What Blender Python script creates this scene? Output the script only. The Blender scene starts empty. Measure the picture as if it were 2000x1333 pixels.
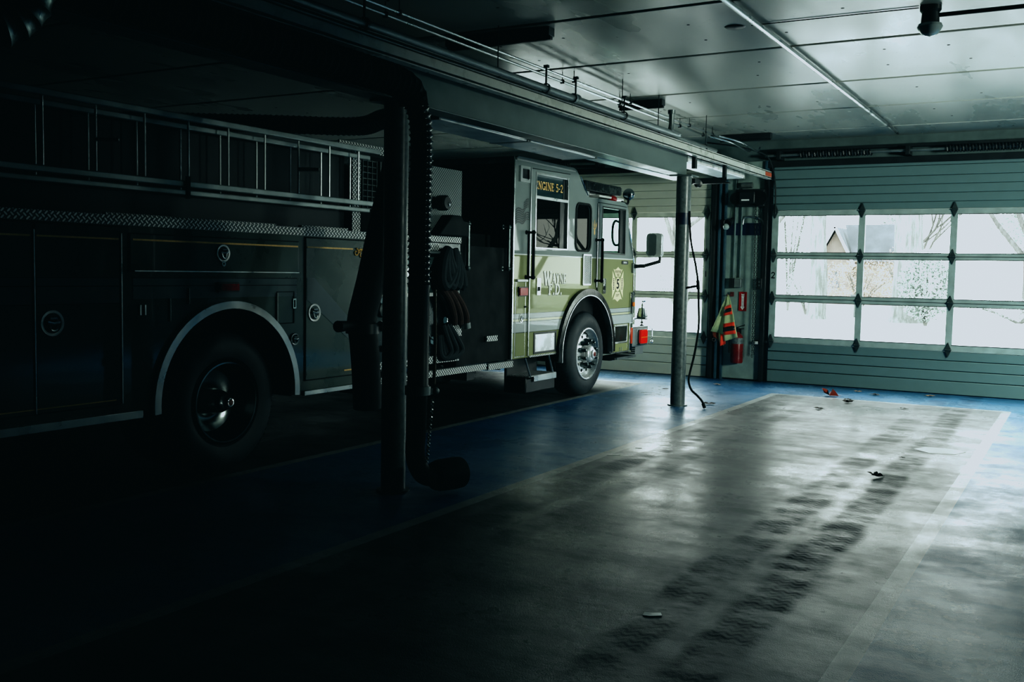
import bpy, math, random
from math import sin, cos, pi, radians as R, sqrt
from mathutils import Vector, Matrix
from mathutils.geometry import tessellate_polygon
random.seed(7)
SC = bpy.context.scene
COL = SC.collection

# ------------------------------------------------------------------ materials
class NT:
    def __init__(s, name):
        s.m = bpy.data.materials.new(name); s.m.use_nodes = True
        s.t = s.m.node_tree; s.n = s.t.nodes; s.l = s.t.links
        s.b = s.n['Principled BSDF']; s.out = s.n['Material Output']
    def node(s, typ, **kw):
        n = s.n.new(typ)
        for k, v in kw.items(): setattr(n, k, v)
        return n
    def put(s, sock, v):
        if isinstance(v, bpy.types.NodeSocket): s.l.new(v, sock)
        elif v is not None: sock.default_value = v
    def math(s, op, a, b=None, c=None, clamp=False):
        n = s.node('ShaderNodeMath', operation=op, use_clamp=clamp)
        for i, v in enumerate((a, b, c)):
            if v is not None: s.put(n.inputs[i], v)
        return n.outputs[0]
    def pos(s):
        if not hasattr(s, '_p'):
            g = s.node('ShaderNodeNewGeometry'); x = s.node('ShaderNodeSeparateXYZ')
            s.l.new(g.outputs['Position'], x.inputs[0]); s._p = g.outputs['Position']; s._x = x.outputs
        return s._p
    def xyz(s): s.pos(); return s._x
    def noise(s, scale, detail=3, rough=.55, vec=None, stretch=None):
        n = s.node('ShaderNodeTexNoise'); n.inputs['Scale'].default_value = scale
        n.inputs['Detail'].default_value = detail; n.inputs['Roughness'].default_value = rough
        v = vec or s.pos()
        if stretch:
            mp = s.node('ShaderNodeMapping'); s.l.new(v, mp.inputs[0]); mp.inputs['Scale'].default_value = stretch; v = mp.outputs[0]
        s.l.new(v, n.inputs['Vector']); return n.outputs['Fac']
    def rng(s, v, a, b, c, d, smooth=False):
        n = s.node('ShaderNodeMapRange'); n.clamp = True
        if smooth: n.interpolation_type = 'SMOOTHSTEP'
        s.put(n.inputs[0], v)
        for i, q in enumerate((a, b, c, d)): s.put(n.inputs[i+1], q)
        return n.outputs[0]
    def mix(s, f, a, b):
        n = s.node('ShaderNodeMix', data_type='RGBA')
        s.put(n.inputs[0], f)
        s.put(n.inputs[6], (*a, 1) if isinstance(a, tuple) and len(a) == 3 else a)
        s.put(n.inputs[7], (*b, 1) if isinstance(b, tuple) and len(b) == 3 else b)
        return n.outputs[2]
    def bump(s, h, strength=.3, dist=.01):
        n = s.node('ShaderNodeBump'); n.inputs['Strength'].default_value = strength; n.inputs['Distance'].default_value = dist
        s.put(n.inputs['Height'], h); s.l.new(n.outputs[0], s.b.inputs['Normal'])
    def set(s, col=None, rough=None, metal=None, spec=None, coat=None, coatr=None, emis=None, es=None):
        for k, v in (('Base Color', col), ('Roughness', rough), ('Metallic', metal), ('Specular IOR Level', spec),
                     ('Coat Weight', coat), ('Coat Roughness', coatr), ('Emission Color', emis), ('Emission Strength', es)):
            if v is None: continue
            if isinstance(v, tuple) and len(v) == 3: v = (*v, 1)
            s.put(s.b.inputs[k], v)

def mat(name, col, rough=.5, metal=0., spec=None, coat=0, var=.15, nscale=6, bump=0, bscale=40, rvar=.08, emis=None, es=None):
    t = NT(name); f = t.noise(nscale)
    lo = tuple(c*(1-var) for c in col); hi = tuple(min(1, c*(1+var)) for c in col)
    t.set(t.mix(t.rng(f, .3, .7, 0, 1), lo, hi), t.rng(f, .3, .7, max(.02, rough-rvar), min(1, rough+rvar)), metal, spec, coat, .04, emis, es)
    if bump: t.bump(t.noise(bscale, 4), bump, .004)
    return t.m

def tread(name, plane, cell=.029, bright=(.95,.97,.96), dark=(.12,.14,.14)):
    t = NT(name); x = t.xyz(); a, b = {'x':(1,2), 'y':(0,2), 'z':(0,1)}[plane]
    u = t.math('DIVIDE', x[a], cell); v = t.math('DIVIDE', x[b], cell)
    # rotate 45 degrees so the bars stand in a herringbone
    u, v = t.math('MULTIPLY', t.math('ADD', u, v), .707), t.math('MULTIPLY', t.math('SUBTRACT', u, v), .707)
    fu, fv = t.math('FLOOR', u), t.math('FLOOR', v)
    lu = t.math('SUBTRACT', t.math('SUBTRACT', u, fu), .5); lv = t.math('SUBTRACT', t.math('SUBTRACT', v, fv), .5)
    par = t.math('MODULO', t.math('ABSOLUTE', t.math('ADD', fu, fv)), 2.0)
    par = t.math('GREATER_THAN', par, .5)
    inv = t.math('SUBTRACT', 1.0, par)
    p = t.math('ADD', t.math('MULTIPLY', lu, par), t.math('MULTIPLY', lv, inv))
    q = t.math('ADD', t.math('MULTIPLY', lv, par), t.math('MULTIPLY', lu, inv))
    d = t.math('ADD', t.math('POWER', t.math('ABSOLUTE', t.math('DIVIDE', p, .56)), 2.0), t.math('POWER', t.math('ABSOLUTE', t.math('DIVIDE', q, .21)), 2.0))
    m = t.rng(d, .8, 1.1, 1, 0)
    t.set(t.mix(m, dark, bright), t.rng(m, 0, 1, .55, .4), .3)
    t.bump(m, .6, .004)
    return t.m

def glass(name, tint=(1,1,1), trans=1.0, ior=1.5, dark=(.01,.012,.012), rough=.0, gcol=(.9,.95,.95)):
    t = NT(name); t.n.remove(t.b)
    tr = t.node('ShaderNodeBsdfTransparent'); tr.inputs[0].default_value = (*tint, 1)
    gl = t.node('ShaderNodeBsdfGlossy'); gl.inputs['Roughness'].default_value = rough; gl.inputs['Color'].default_value = (*gcol,1)
    fr = t.node('ShaderNodeFresnel'); gm = t.node('ShaderNodeNewGeometry'); t.put(fr.inputs['IOR'], t.math('ADD', ior, t.math('MULTIPLY', gm.outputs['Backfacing'], 1/ior-ior)))
    base = tr.outputs[0]
    if trans < 1:
        df = t.node('ShaderNodeBsdfDiffuse'); df.inputs[0].default_value = (*dark, 1)
        mx0 = t.node('ShaderNodeMixShader'); mx0.inputs[0].default_value = 1-trans
        t.l.new(tr.outputs[0], mx0.inputs[1]); t.l.new(df.outputs[0], mx0.inputs[2]); base = mx0.outputs[0]
    mx = t.node('ShaderNodeMixShader')
    t.l.new(fr.outputs[0], mx.inputs[0]); t.l.new(base, mx.inputs[1]); t.l.new(gl.outputs[0], mx.inputs[2])
    t.l.new(mx.outputs[0], t.out.inputs[0]); return t.m

# ------------------------------------------------------------------ geometry helpers
LOCS = {}
class M:
    def __init__(s): s.v = []; s.f = []; s.mi = []; s.c = 0
    def add(s, vs, fs):
        o = len(s.v); s.v += [tuple(p) for p in vs]; s.f += [tuple(i+o for i in f) for f in fs]; s.mi += [s.c]*len(fs); return s
    def box(s, x0, x1, y0, y1, z0, z1):
        vs = [(x, y, z) for x in (x0, x1) for y in (y0, y1) for z in (z0, z1)]
        return s.add(vs, [(0,1,3,2),(4,6,7,5),(0,4,5,1),(2,3,7,6),(0,2,6,4),(1,5,7,3)])
    def obox(s, p0, p1, w, h, up=(0,0,1)):
        p0, p1 = Vector(p0), Vector(p1); d = (p1-p0).normalized(); a = d.cross(Vector(up))
        if a.length < 1e-4: a = d.cross(Vector((0,1,0)))
        a.normalize(); b = a.cross(d)
        vs = [p+a*i*w/2+b*j*h/2 for p in (p0, p1) for i in (-1,1) for j in (-1,1)]
        return s.add(vs, [(0,1,3,2),(4,6,7,5),(0,4,5,1),(2,3,7,6),(0,2,6,4),(1,5,7,3)])
    def tube(s, pts, r, n=10, cap=True, closed=False):
        P = [Vector(p) for p in pts]; k = len(P); rr = r if isinstance(r, (list, tuple)) else [r]*k
        T = []
        for i in range(k):
            a = P[(i-1) % k] if (closed or i > 0) else P[i]; b = P[(i+1) % k] if (closed or i < k-1) else P[i]
            T.append((b-a).normalized())
        u = T[0].cross(Vector((0,0,1)))
        if u.length < .05: u = T[0].cross(Vector((1,0,0)))
        u.normalize(); vs = []
        for i in range(k):
            u = (u - T[i]*u.dot(T[i]))
            u.normalize(); w = T[i].cross(u)
            for j in range(n):
                a = 2*pi*j/n; vs.append(P[i]+(u*cos(a)+w*sin(a))*rr[i])
        fs = []
        for i in range(k if closed else k-1):
            i2 = (i+1) % k
            for j in range(n): fs.append((i*n+j, i*n+(j+1) % n, i2*n+(j+1) % n, i2*n+j))
        if cap and not closed: fs += [tuple(range(n))[::-1], tuple((k-1)*n+j for j in range(n))]
        return s.add(vs, fs)
    def cyl(s, p0, p1, r, r1=None, n=20): return s.tube([p0, p1], [r, r if r1 is None else r1], n)
    def lathe(s, o, axis, prof, n=32, closed=False):
        o = Vector(o); d = Vector(axis).normalized(); u = d.cross(Vector((0,0,1)))
        if u.length < .05: u = d.cross(Vector((0,1,0)))
        u.normalize(); w = d.cross(u); k = len(prof); vs = []
        for r, h in prof:
            for j in range(n):
                a = 2*pi*j/n; vs.append(o+d*h+(u*cos(a)+w*sin(a))*r)
        fs = []
        for i in range(k if closed else k-1):
            i2 = (i+1) % k
            for j in range(n): fs.append((i*n+j, i*n+(j+1) % n, i2*n+(j+1) % n, i2*n+j))
        return s.add(vs, fs)
    def plate(s, plane, outer, holes, a, b):
        mk = {'x': lambda u, v, t: (t, u, v), 'y': lambda u, v, t: (u, t, v), 'z': lambda u, v, t: (u, v, t)}[plane]
        loops = [outer]+list(holes); flat = [p for l in loops for p in l]
        tris = tessellate_polygon([[Vector((p[0], p[1], 0)) for p in l] for l in loops])
        N = len(flat); vs = [mk(p[0], p[1], a) for p in flat]+[mk(p[0], p[1], b) for p in flat]
        fs = [tuple(t) for t in tris]+[tuple(i+N for i in t[::-1]) for t in tris]; o = 0
        for l in loops:
            k = len(l)
            for i in range(k): fs.append((o+i, o+(i+1) % k, N+o+(i+1) % k, N+o+i))
            o += k
        return s.add(vs, fs)
    def sphere(s, c, r, n=16, sz=1.):
        k = n//2; prof = [(r*sin(pi*i/k)+1e-5, -r*cos(pi*i/k)*sz) for i in range(k+1)]
        return s.lathe(c, (0,0,1), prof, n)
    def split(s):
        par = list(range(len(s.v)))
        def find(a):
            while par[a] != a: par[a] = par[par[a]]; a = par[a]
            return a
        for f in s.f:
            for i in f[1:]: par[find(i)] = find(f[0])
        out = {}
        for f in s.f: out.setdefault(find(f[0]), []).append(f)
        res = []
        for fs in out.values():
            idx = sorted({i for f in fs for i in f}); mp = {a: k for k, a in enumerate(idx)}
            q = M(); q.add([s.v[i] for i in idx], [tuple(mp[i] for i in f) for f in fs]); res.append(q)
        return res
    def builds(s, name, m, parent, bevel=0): return [q.build(name, m, parent, bevel) for q in s.split()]
    def build(s, name, m, parent=None, bevel=0, smooth=35, loc=None):
        if parent is not None: L = LOCS[parent.name]
        else:
            if loc is None:
                xs = [p[0] for p in s.v]; ys = [p[1] for p in s.v]; zs = [p[2] for p in s.v]
                loc = ((min(xs)+max(xs))/2, (min(ys)+max(ys))/2, min(zs))
            L = Vector(loc)
        me = bpy.data.meshes.new(name)
        me.from_pydata([(p[0]-L[0], p[1]-L[1], p[2]-L[2]) for p in s.v], [], s.f)
        me.validate()
        import bmesh
        bm = bmesh.new(); bm.from_mesh(me); bmesh.ops.recalc_face_normals(bm, faces=bm.faces); bm.to_mesh(me); bm.free()
        for mm in (m if isinstance(m, (list, tuple)) else [m]): me.materials.append(mm)
        if isinstance(m, (list, tuple)) and len(me.polygons) == len(s.mi): me.polygons.foreach_set('material_index', s.mi)
        me.polygons.foreach_set('use_smooth', [True]*len(me.polygons)); me.set_sharp_from_angle(angle=R(smooth))
        o = bpy.data.objects.new(name, me); COL.objects.link(o)
        if parent is None: o.location = L; LOCS[o.name] = L
        else: o.parent = parent; LOCS[o.name] = L
        if bevel:
            b = o.modifiers.new('Bevel', 'BEVEL'); b.width = bevel; b.segments = 2; b.limit_method = 'ANGLE'
        return o
def thing(name, label, cat, loc, group=None):
    o = bpy.data.objects.new(name, None); COL.objects.link(o); o.location = loc; LOCS[o.name] = Vector(loc)
    o.empty_display_size = .1; o['label'] = label; o['category'] = cat
    if group: o['group'] = group
    return o
def tag(o, label, cat, group=None):
    o['label'] = label; o['category'] = cat
    if group: o['group'] = group
    return o
def struct(o): o['kind'] = 'structure'; return o
def sthing(name, loc):
    o = bpy.data.objects.new(name, None); COL.objects.link(o); o.location = loc; LOCS[o.name] = Vector(loc); o['kind'] = 'structure'; return o
def dup(root, loc, label=None):
    r = root.copy(); COL.objects.link(r); r.location = loc
    if label: r['label'] = label
    for ch in list(root.children):
        c = ch.copy(); COL.objects.link(c); c.parent = r
        for g in ch.children:
            d = g.copy(); COL.objects.link(d); d.parent = c
    return r
def arc(cx, cy, r, a0, a1, n, ry=None):
    ry = ry or r
    return [(cx+r*cos(R(a0+(a1-a0)*i/n)), cy+ry*sin(R(a0+(a1-a0)*i/n))) for i in range(n+1)]
def rrect(u0, u1, v0, v1, r, n=4):
    return arc(u1-r, v0+r, r, -90, 0, n)+arc(u1-r, v1-r, r, 0, 90, n)+arc(u0+r, v1-r, r, 90, 180, n)+arc(u0+r, v0+r, r, 180, 270, n)
def rect(u0, u1, v0, v1): return [(u0,v0),(u1,v0),(u1,v1),(u0,v1)]
def smoothpts(pts, n=6):
    P = [Vector(p) for p in pts]; out = []
    for i in range(len(P)-1):
        a, b, c, d = P[max(i-1,0)], P[i], P[i+1], P[min(i+2,len(P)-1)]
        for k in range(n):
            t = k/n
            out.append(.5*((2*b)+(c-a)*t+(2*a-5*b+4*c-d)*t*t+(3*b-a-3*c+d)*t*t*t))
    out.append(P[-1]); return out

# stroke letters with serifs: (x0,y0,x1,y1,width) in a box of height 1
def _a(cx, cy, rx, ry, a0, a1, w, n=8):
    p = [(cx+rx*cos(R(a0+(a1-a0)*i/n)), cy+ry*sin(R(a0+(a1-a0)*i/n))) for i in range(n+1)]
    return [(*p[i], *p[i+1], w) for i in range(n)]
K, T_ = .15, .07
GL = {
 'E': (.68, [(.16,0,.16,1,K),(0,.035,.6,.035,T_),(0,.965,.58,.965,T_),(.16,.52,.45,.52,T_),(.6,0,.64,.25,T_),(.58,1,.58,.78,T_),(.45,.4,.45,.64,T_)]),
 'N': (.9, [(.16,0,.16,1,T_),(.14,1,.76,0,K),(.76,0,.76,1,T_),(0,.035,.3,.035,T_),(0,.965,.2,.965,T_),(.62,.965,.9,.965,T_)]),
 'G': (.82, _a(.42,.5,.36,.46,45,330,.12,14)+[(.74,.05,.74,.42,K),(.55,.42,.86,.42,T_),(.7,.72,.7,.98,T_)]),
 'I': (.4, [(.18,0,.18,1,K),(.02,.035,.34,.035,T_),(.02,.965,.34,.965,T_)]),
 '5': (.62, [(.12,.95,.55,.95,.11),(.12,.95,.1,.55,T_)]+_a(.27,.32,.26,.3,120,-150,.12,12)),
 '2': (.62, _a(.28,.7,.24,.27,170,-30,.11,10)+[(.48,.58,.06,.06,.1),(.02,.06,.56,.06,.12)]),
 '-': (.42, [(.06,.42,.34,.42,.1)]),
 ' ': (.35, []),
 '.': (.25, [(.03,.07,.17,.07,.14)]),
 'W': (1.2, [(.1,1,.36,0,K),(.36,0,.58,.9,T_),(.56,.9,.82,0,K),(.82,0,1.06,1,T_),(-.04,.965,.26,.965,T_),(.92,.965,1.2,.965,T_),(.46,.965,.68,.965,T_)]),
 'A': (.85, [(.12,0,.4,1,T_),(.4,1,.7,0,K),(.22,.33,.58,.33,T_),(0,.035,.26,.035,T_),(.56,.035,.84,.035,T_)]),
 'Y': (.8, [(.12,1,.4,.45,K),(.4,.45,.68,1,T_),(.4,0,.4,.48,K),(.26,.035,.56,.035,T_),(0,.965,.28,.965,T_),(.56,.965,.82,.965,T_)]),
 'D': (.85, [(.16,0,.16,1,K),(0,.035,.4,.035,T_),(0,.965,.4,.965,T_)]+_a(.36,.5,.36,.46,90,-90,.13,10)),
 'F': (.65, [(.16,0,.16,1,K),(0,.035,.34,.035,T_),(0,.965,.58,.965,T_),(.16,.52,.45,.52,T_),(.58,1,.58,.78,T_),(.45,.4,.45,.64,T_)]),
}
def letters(s, txt, y, z, h, x, width=None, bold=1., plane='x', gap=.1):
    tot = sum(GL[c][0] for c in txt)+gap*(len(txt)-1); sx = (width/tot) if width else h
    cx = 0; lift = 0
    for c in txt:
        w, segs = GL[c]
        for (x0, y0, x1, y1, t) in segs:
            p0 = Vector(((cx+x0)*sx, y0*h)); p1 = Vector(((cx+x1)*sx, y1*h)); d = p1-p0
            if d.length < 1e-6: continue
            d.normalize(); nn = Vector((-d.y, d.x))*t*bold*min(h, sx)/2; e = d*t*bold*h*.15
            q = [p0-e+nn, p1+e+nn, p1+e-nn, p0-e-nn]
            lift += .00006
            if plane == 'x': s.add([(x+lift, y+a.x, z+a.y) for a in q], [(0,1,2,3)])
            else: s.add([(y+a.x, x-lift, z+a.y) for a in q], [(0,1,2,3)])
        cx += w+gap
    return s
def text_mesh(s, txt, size, center, plane, tdist, sx=1., rot=0.):
    cu = bpy.data.curves.new('lettering', 'FONT'); cu.body = txt; cu.size = size; cu.align_x = 'CENTER'; cu.align_y = 'CENTER'
    o = bpy.data.objects.new('lettering', cu); COL.objects.link(o)
    bpy.context.view_layer.update()
    me = bpy.data.meshes.new_from_object(o.evaluated_get(bpy.context.evaluated_depsgraph_get()))
    bpy.data.objects.remove(o); bpy.data.curves.remove(cu)
    vs = []
    for v in me.vertices:
        a, b = v.co.x*sx, v.co.y; a, b = a*cos(rot)-b*sin(rot), a*sin(rot)+b*cos(rot)
        vs.append((tdist, center[0]+a, center[1]+b) if plane == 'x' else (center[0]+a, tdist, center[1]+b))
    s.add(vs, [tuple(p.vertices) for p in me.polygons]); bpy.data.meshes.remove(me); return s

# ------------------------------------------------------------------ palette
chrome = mat('chrome', (.78,.8,.8), .12, 1, var=.04)
steel = mat('brushed_steel', (.5,.53,.53), .32, 1, var=.1)
dullsteel = mat('dull_steel', (.23,.26,.26), .5, .7, var=.2)
black = mat('black_rubber', (.009,.011,.011), .65, 0, .25, var=.3, bump=.15)
blackgl = mat('black_gloss', (.008,.009,.009), .2, 0, var=.2)
blackp = mat('black_paint', (.02,.023,.024), .45, 0, var=.2)
darkcav = mat('dark_cavity', (.006,.007,.007), .8, 0)
grey = mat('grey_paint', (.33,.35,.34), .4, 0, var=.12)
beampaint = mat('beam_paint', (.15,.185,.18), .38, 0, var=.12, bump=.05)
postpaint = mat('post_paint', (.12,.145,.145), .35, 0, var=.3, nscale=25, bump=.1)
bluepaint = mat('navy_paint', (.006,.018,.045), .4, 0)
blueedge = mat('blue_jamb_paint', (.05,.10,.13), .4, 0, var=.3)
white = mat('white_paint', (.72,.74,.73), .35, 0, var=.05)
offwhite = mat('offwhite_paint', (.55,.57,.53), .3, 0, var=.08)
gold = mat('gold_leaf', (.95,.58,.2), .4, .0, var=.15, nscale=60)
cream = mat('cream_vinyl', (.78,.70,.45), .4, 0, var=.05)
red = mat('red_paint', (.17,.012,.01), .3, 0, var=.15)
redlens = mat('red_lens', (.75,.02,.01), .15, 0, coat=.8, var=.2, nscale=40, emis=(1,.05,.02), es=.25)
reddark = mat('dark_red_lens', (.3,.01,.01), .15, 0, coat=.8, var=.3, nscale=40)
orangelens = mat('amber_lens', (.9,.25,.04), .2, 0, coat=.6, var=.1)
hosecloth = mat('hose_jacket', (.055,.03,.024), .8, 0, var=.4, nscale=60, bump=.4, bscale=200)
hosedark = mat('dark_hose_jacket', (.016,.024,.028), .75, 0, var=.3, nscale=50, bump=.4, bscale=200)
wood = mat('wood', (.16,.12,.07), .6, 0, var=.3, nscale=30)
treadx = tread('tread_plate_side', 'x'); treadz = tread('tread_plate_top', 'z'); treadxf = tread('tread_plate_fine', 'x', .02, (.7,.74,.74), (.03,.04,.04))
pane_m = glass('door_pane_glass', (.98,1,1), 1, 1.45)
tint_m = glass('tinted_cab_glass', (.1,.12,.12), .15, 1.5, gcol=(.2,.2,.19))
clear_m = glass('clear_cab_glass', (.85,.95,.93), 1, 1.3)
mirror_m = mat('mirror_face', (.8,.85,.85), .03, 1, var=.02)

# truck paint: two tone with thin white line, a grey reflective band and a cream pin line
t = NT('cab_paint'); z = t.xyz()[2]
n = t.noise(3); up = t.mix(n, (.24,.28,.275), (.28,.32,.315)); lime = t.mix(n, (.24,.265,.125), (.29,.31,.155))
band = t.mix(n, (.42,.46,.47), (.5,.54,.54))
c = t.mix(t.math('GREATER_THAN', z, .895), lime, band)
c = t.mix(t.math('MULTIPLY', t.math('GREATER_THAN', z, 1.025), t.math('LESS_THAN', z, 1.05)), c, (.6,.6,.42))
for zz in (.895, 1.02, 1.055, 1.115):
    c = t.mix(t.math('LESS_THAN', t.math('ABSOLUTE', t.math('SUBTRACT', z, zz)), .003), c, (.04,.05,.05))
c = t.mix(t.math('GREATER_THAN', z, 1.117), c, lime)
c = t.mix(t.math('GREATER_THAN', z, 1.78), c, (.8,.82,.8))
c = t.mix(t.math('GREATER_THAN', z, 1.795), c, up)
t.set(c, .55, 0, .15, .42, .02); cabpaint = t.m
bodypaint = mat('body_lime_shaded', (.032,.052,.036), .3, 0, .5, 1.0, var=.06, nscale=3)  # same lime as the lower cab, darkened: the body's shade is in the colour
bandpaint = mat('body_band_vinyl', (.06,.09,.10), .35, 0, .5, .6, var=.1)

def floor_mat(name, col, rough, var=.2):
    t = NT(name); x, y, z = t.xyz()[:3]
    n1 = t.noise(1.1, 5, .6, stretch=(1,.6,1)); n2 = t.noise(9, 4, .6); n3 = t.noise(160, 2, .6); n4 = t.noise(2.2, 4, .65, stretch=(1,2.2,1))
    def track(cx, w, s=1.0):
        d = t.math('ABSOLUTE', t.math('SUBTRACT', t.math('ADD', x, t.math('MULTIPLY', n1, .25)), cx+.125))
        return t.rng(d, w*.5, w, s, 0, True)
    tr = track(-1.28, .16); tr = t.math('MAXIMUM', tr, track(-1.66, .17, .8)); tr = t.math('MAXIMUM', tr, track(-3.3, .16, .7)); tr = t.math('MAXIMUM', tr, track(-2.95, .12, .45))
    # the lugs of the tyre tread leave short bars across the track
    lug = t.math('SINE', t.math('ADD', t.math('MULTIPLY', y, 120.0), t.math('MULTIPLY', t.math('SINE', t.math('MULTIPLY', x, 95.0)), 1.6)))
    lug = t.rng(lug, -.4, .9, .55, .85)
    patch = t.rng(n4, .42, .62, .15, 1)
    trk = t.math('MULTIPLY', t.math('MULTIPLY', tr, lug), patch)
    dirt = t.rng(n2, .35, .75, 0, .5)
    lo = tuple(c*(1-var) for c in col)
    c = t.mix(t.rng(n4, .35, .7, 0, 1), col, lo); c = t.mix(dirt, c, tuple(q*.6 for q in col)); c = t.mix(t.math('MULTIPLY', trk, .7), c, (.012,.013,.013))
    r = t.rng(n1, .32, .68, rough-.1, rough+.16); r = t.math('ADD', r, t.math('MULTIPLY', t.rng(n2, .4, .7, 0, 1), .08)); r = t.math('ADD', r, t.math('MULTIPLY', trk, .28), clamp=True)
    wet = t.rng(t.noise(1.9, 4, .6, stretch=(.7,1.5,1)), .34, .6, .45, 1.0, True)
    sp = t.math('MULTIPLY', wet, t.math('SUBTRACT', .8, t.math('MULTIPLY', trk, .6)))
    t.set(c, r, 0, sp, t.math('MULTIPLY', wet, t.math('SUBTRACT', .65, t.math('MULTIPLY', trk, .58), clamp=True))); t.put(t.b.inputs['Coat Roughness'], t.math('SUBTRACT', r, .1, clamp=True))
    h = t.math('ADD', t.math('MULTIPLY', n3, .6), t.math('ADD', t.math('MULTIPLY', n2, .6), t.math('MULTIPLY', n4, 1.2)))
    t.bump(h, .5, .012)
    return t.m
f_grey = floor_mat('floor_grey_coating', (.052,.056,.053), .36)
f_blue = floor_mat('floor_blue_coating', (.025,.15,.30), .34)
f_line = floor_mat('floor_line_paint', (.34,.36,.35), .33)

t = NT('ceiling_panels'); n1 = t.noise(.7, 4, .6, stretch=(1.6,.5,1)); n2 = t.noise(14, 5, .75, stretch=(1,2.2,1)); n3 = t.noise(1.6, 3)
spots = t.math('MULTIPLY', t.rng(n2, .63, .7, 0, 1), t.rng(n3, .5, .62, 0, 1))
t.set(t.mix(spots, t.mix(t.rng(n1, .3, .7, 0, 1), (.36,.38,.35), (.48,.49,.44)), (.09,.09,.08)), t.rng(n1, .35, .65, .24, .38), 0, .55)
t.bump(t.noise(1.3, 2, .5, stretch=(1.5,1,1)), .13, .05); ceil_m = t.m

def ridged(name, col, rough=.45):
    t = NT(name); n = t.noise(5); z = t.xyz()[2]
    w = t.math('FRACT', t.math('MULTIPLY', z, 40.0))
    t.set(t.mix(n, tuple(c*.85 for c in col), col), rough, 0, .4); t.bump(t.noise(60, 3), .08, .003); return t.m
door1_m = ridged('door_pale', (.62,.64,.57)); door2_m = ridged('door_blue_grey', (.16,.235,.24))  # one colour per door: pale on the left, blue-grey on the right
frame1_m = mat('door_frame_pale', (.62,.65,.58), .4); frame2_m = mat('door_frame_grey', (.34,.41,.395), .4)
hinge_m = mat('hinge_metal', (.06,.075,.075), .4, .3)
wall_m = mat('wall_paint_dark', (.05,.06,.06), .6, bump=.15)
back_m = mat('back_wall_paint', (.11,.15,.15), .55, bump=.1)
pier_m = mat('pier_panel_paint', (.26,.33,.31), .5, bump=.1)

# ------------------------------------------------------------------ room shell
YB = 14.85; ZC = 3.6; XL, XR, YF = -10.6, 5.8, -3.0
fl = M(); xs = [XL, -8.75, -5.65, -5.55, -3.68, -3.58, -.85, -.75, XR]; ys = [YF, 13.35, 13.45, YB+.3]
colr = {0: [1,0,2,1,2,0,2,1], 1: [1,2,2,1,2,2,2,1], 2: [1]*8}
for j in range(3):
    for i in range(8):
        fl.c = colr[j][i]
        fl.add([(xs[i],ys[j],0),(xs[i+1],ys[j],0),(xs[i+1],ys[j+1],0),(xs[i],ys[j+1],0)], [(0,1,2,3)])
fl.c = 0; fl.add([(XL,YF,-.2),(XR,YF,-.2),(XR,YB+.3,-.2),(XL,YB+.3,-.2)], [(0,1,2,3)])
struct(fl.build('floor', [f_grey, f_blue, f_line], loc=(0,0,0)))

cl = M(); seams = [YF, -1.6, .1, 1.8, 3.55, 5.45, 7.2, 8.86, 10.65, 12.33, 14.0, YB+.25]
for i in range(len(seams)-1): cl.box(XL, XR, seams[i]+.026, seams[i+1]-.026, ZC, ZC+.03)
ceiling = struct(cl.build('ceiling', ceil_m, bevel=.01, loc=(0,0,ZC)))
M().box(XL, XR, YF, YB+.25, ZC+.032, ZC+.15).build('backing', darkcav, ceiling)
nl = M()
for i in range(3, len(seams)-1):
    for x in [XL+1+k*.61 for k in range(26)]:
        for yy in (seams[i]+.55, seams[i]+1.15):
            if random.random() < .4: xn, yn = x+random.uniform(-.1,.1), yy+random.uniform(-.1,.1); nl.cyl((xn, yn, ZC-.002), (xn, yn, ZC+.01), .013, n=8)
ns = nl.build('nail_head', black, ceiling); ns['kind'] = 'stuff'
M().lathe((-2.59,7.98,ZC), (0,0,-1), [(.001,.012),(.07,.01),(.085,0)], 20).build('dark_hole_disc', blackp, ceiling)  # black disc stands in for the darkness of an oval hole

D = [(-8.86,-5.1), (-4.15,-.39)]; DH = 3.2
wb = M()
wb.box(XL, D[0][0], YB+.08, YB+.3, 0, ZC); wb.box(D[0][1], D[1][0], YB+.08, YB+.3, 0, ZC)
wb.box(D[1][1], XR, YB+.08, YB+.3, 0, ZC)
for a, b in D: wb.box(a, b, YB+.08, YB+.3, DH, ZC)
wall_back = struct(wb.build('wall_back', back_m, loc=(0,YB,0)))
M().box(-4.86,-4.26,YB-.02,YB+.08,.02,3.3).build('plywood_panel', pier_m, wall_back, bevel=.006)
pj = M()
for x in (-5.07,-4.96,-4.87,-4.27): pj.box(x, x+.035, YB-.06, YB+.08, 0, 3.3)
pj.builds('jamb_strip', blueedge, wall_back, .004)
hd = M()
for a, b in D[:2]:
    hd.box(a-.1, b+.1, YB-.03, YB+.08, 3.2, 3.29); hd.box(a-.1, b+.1, YB-.05, YB+.08, 3.42, 3.46)
hd.builds('header_board', blackp, wall_back, .005)
struct(M().box(XL-.2, XL, YF, YB+.3, 0, ZC+.16).build('wall_left', wall_m))
struct(M().box(XR, XR+.2, YF, YB+.3, 0, ZC+.16).build('wall_right', wall_m))
struct(M().box(XL-.2, XR+.2, YF-.2, YF, 0, ZC+.16).build('wall_front', wall_m))

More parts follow.
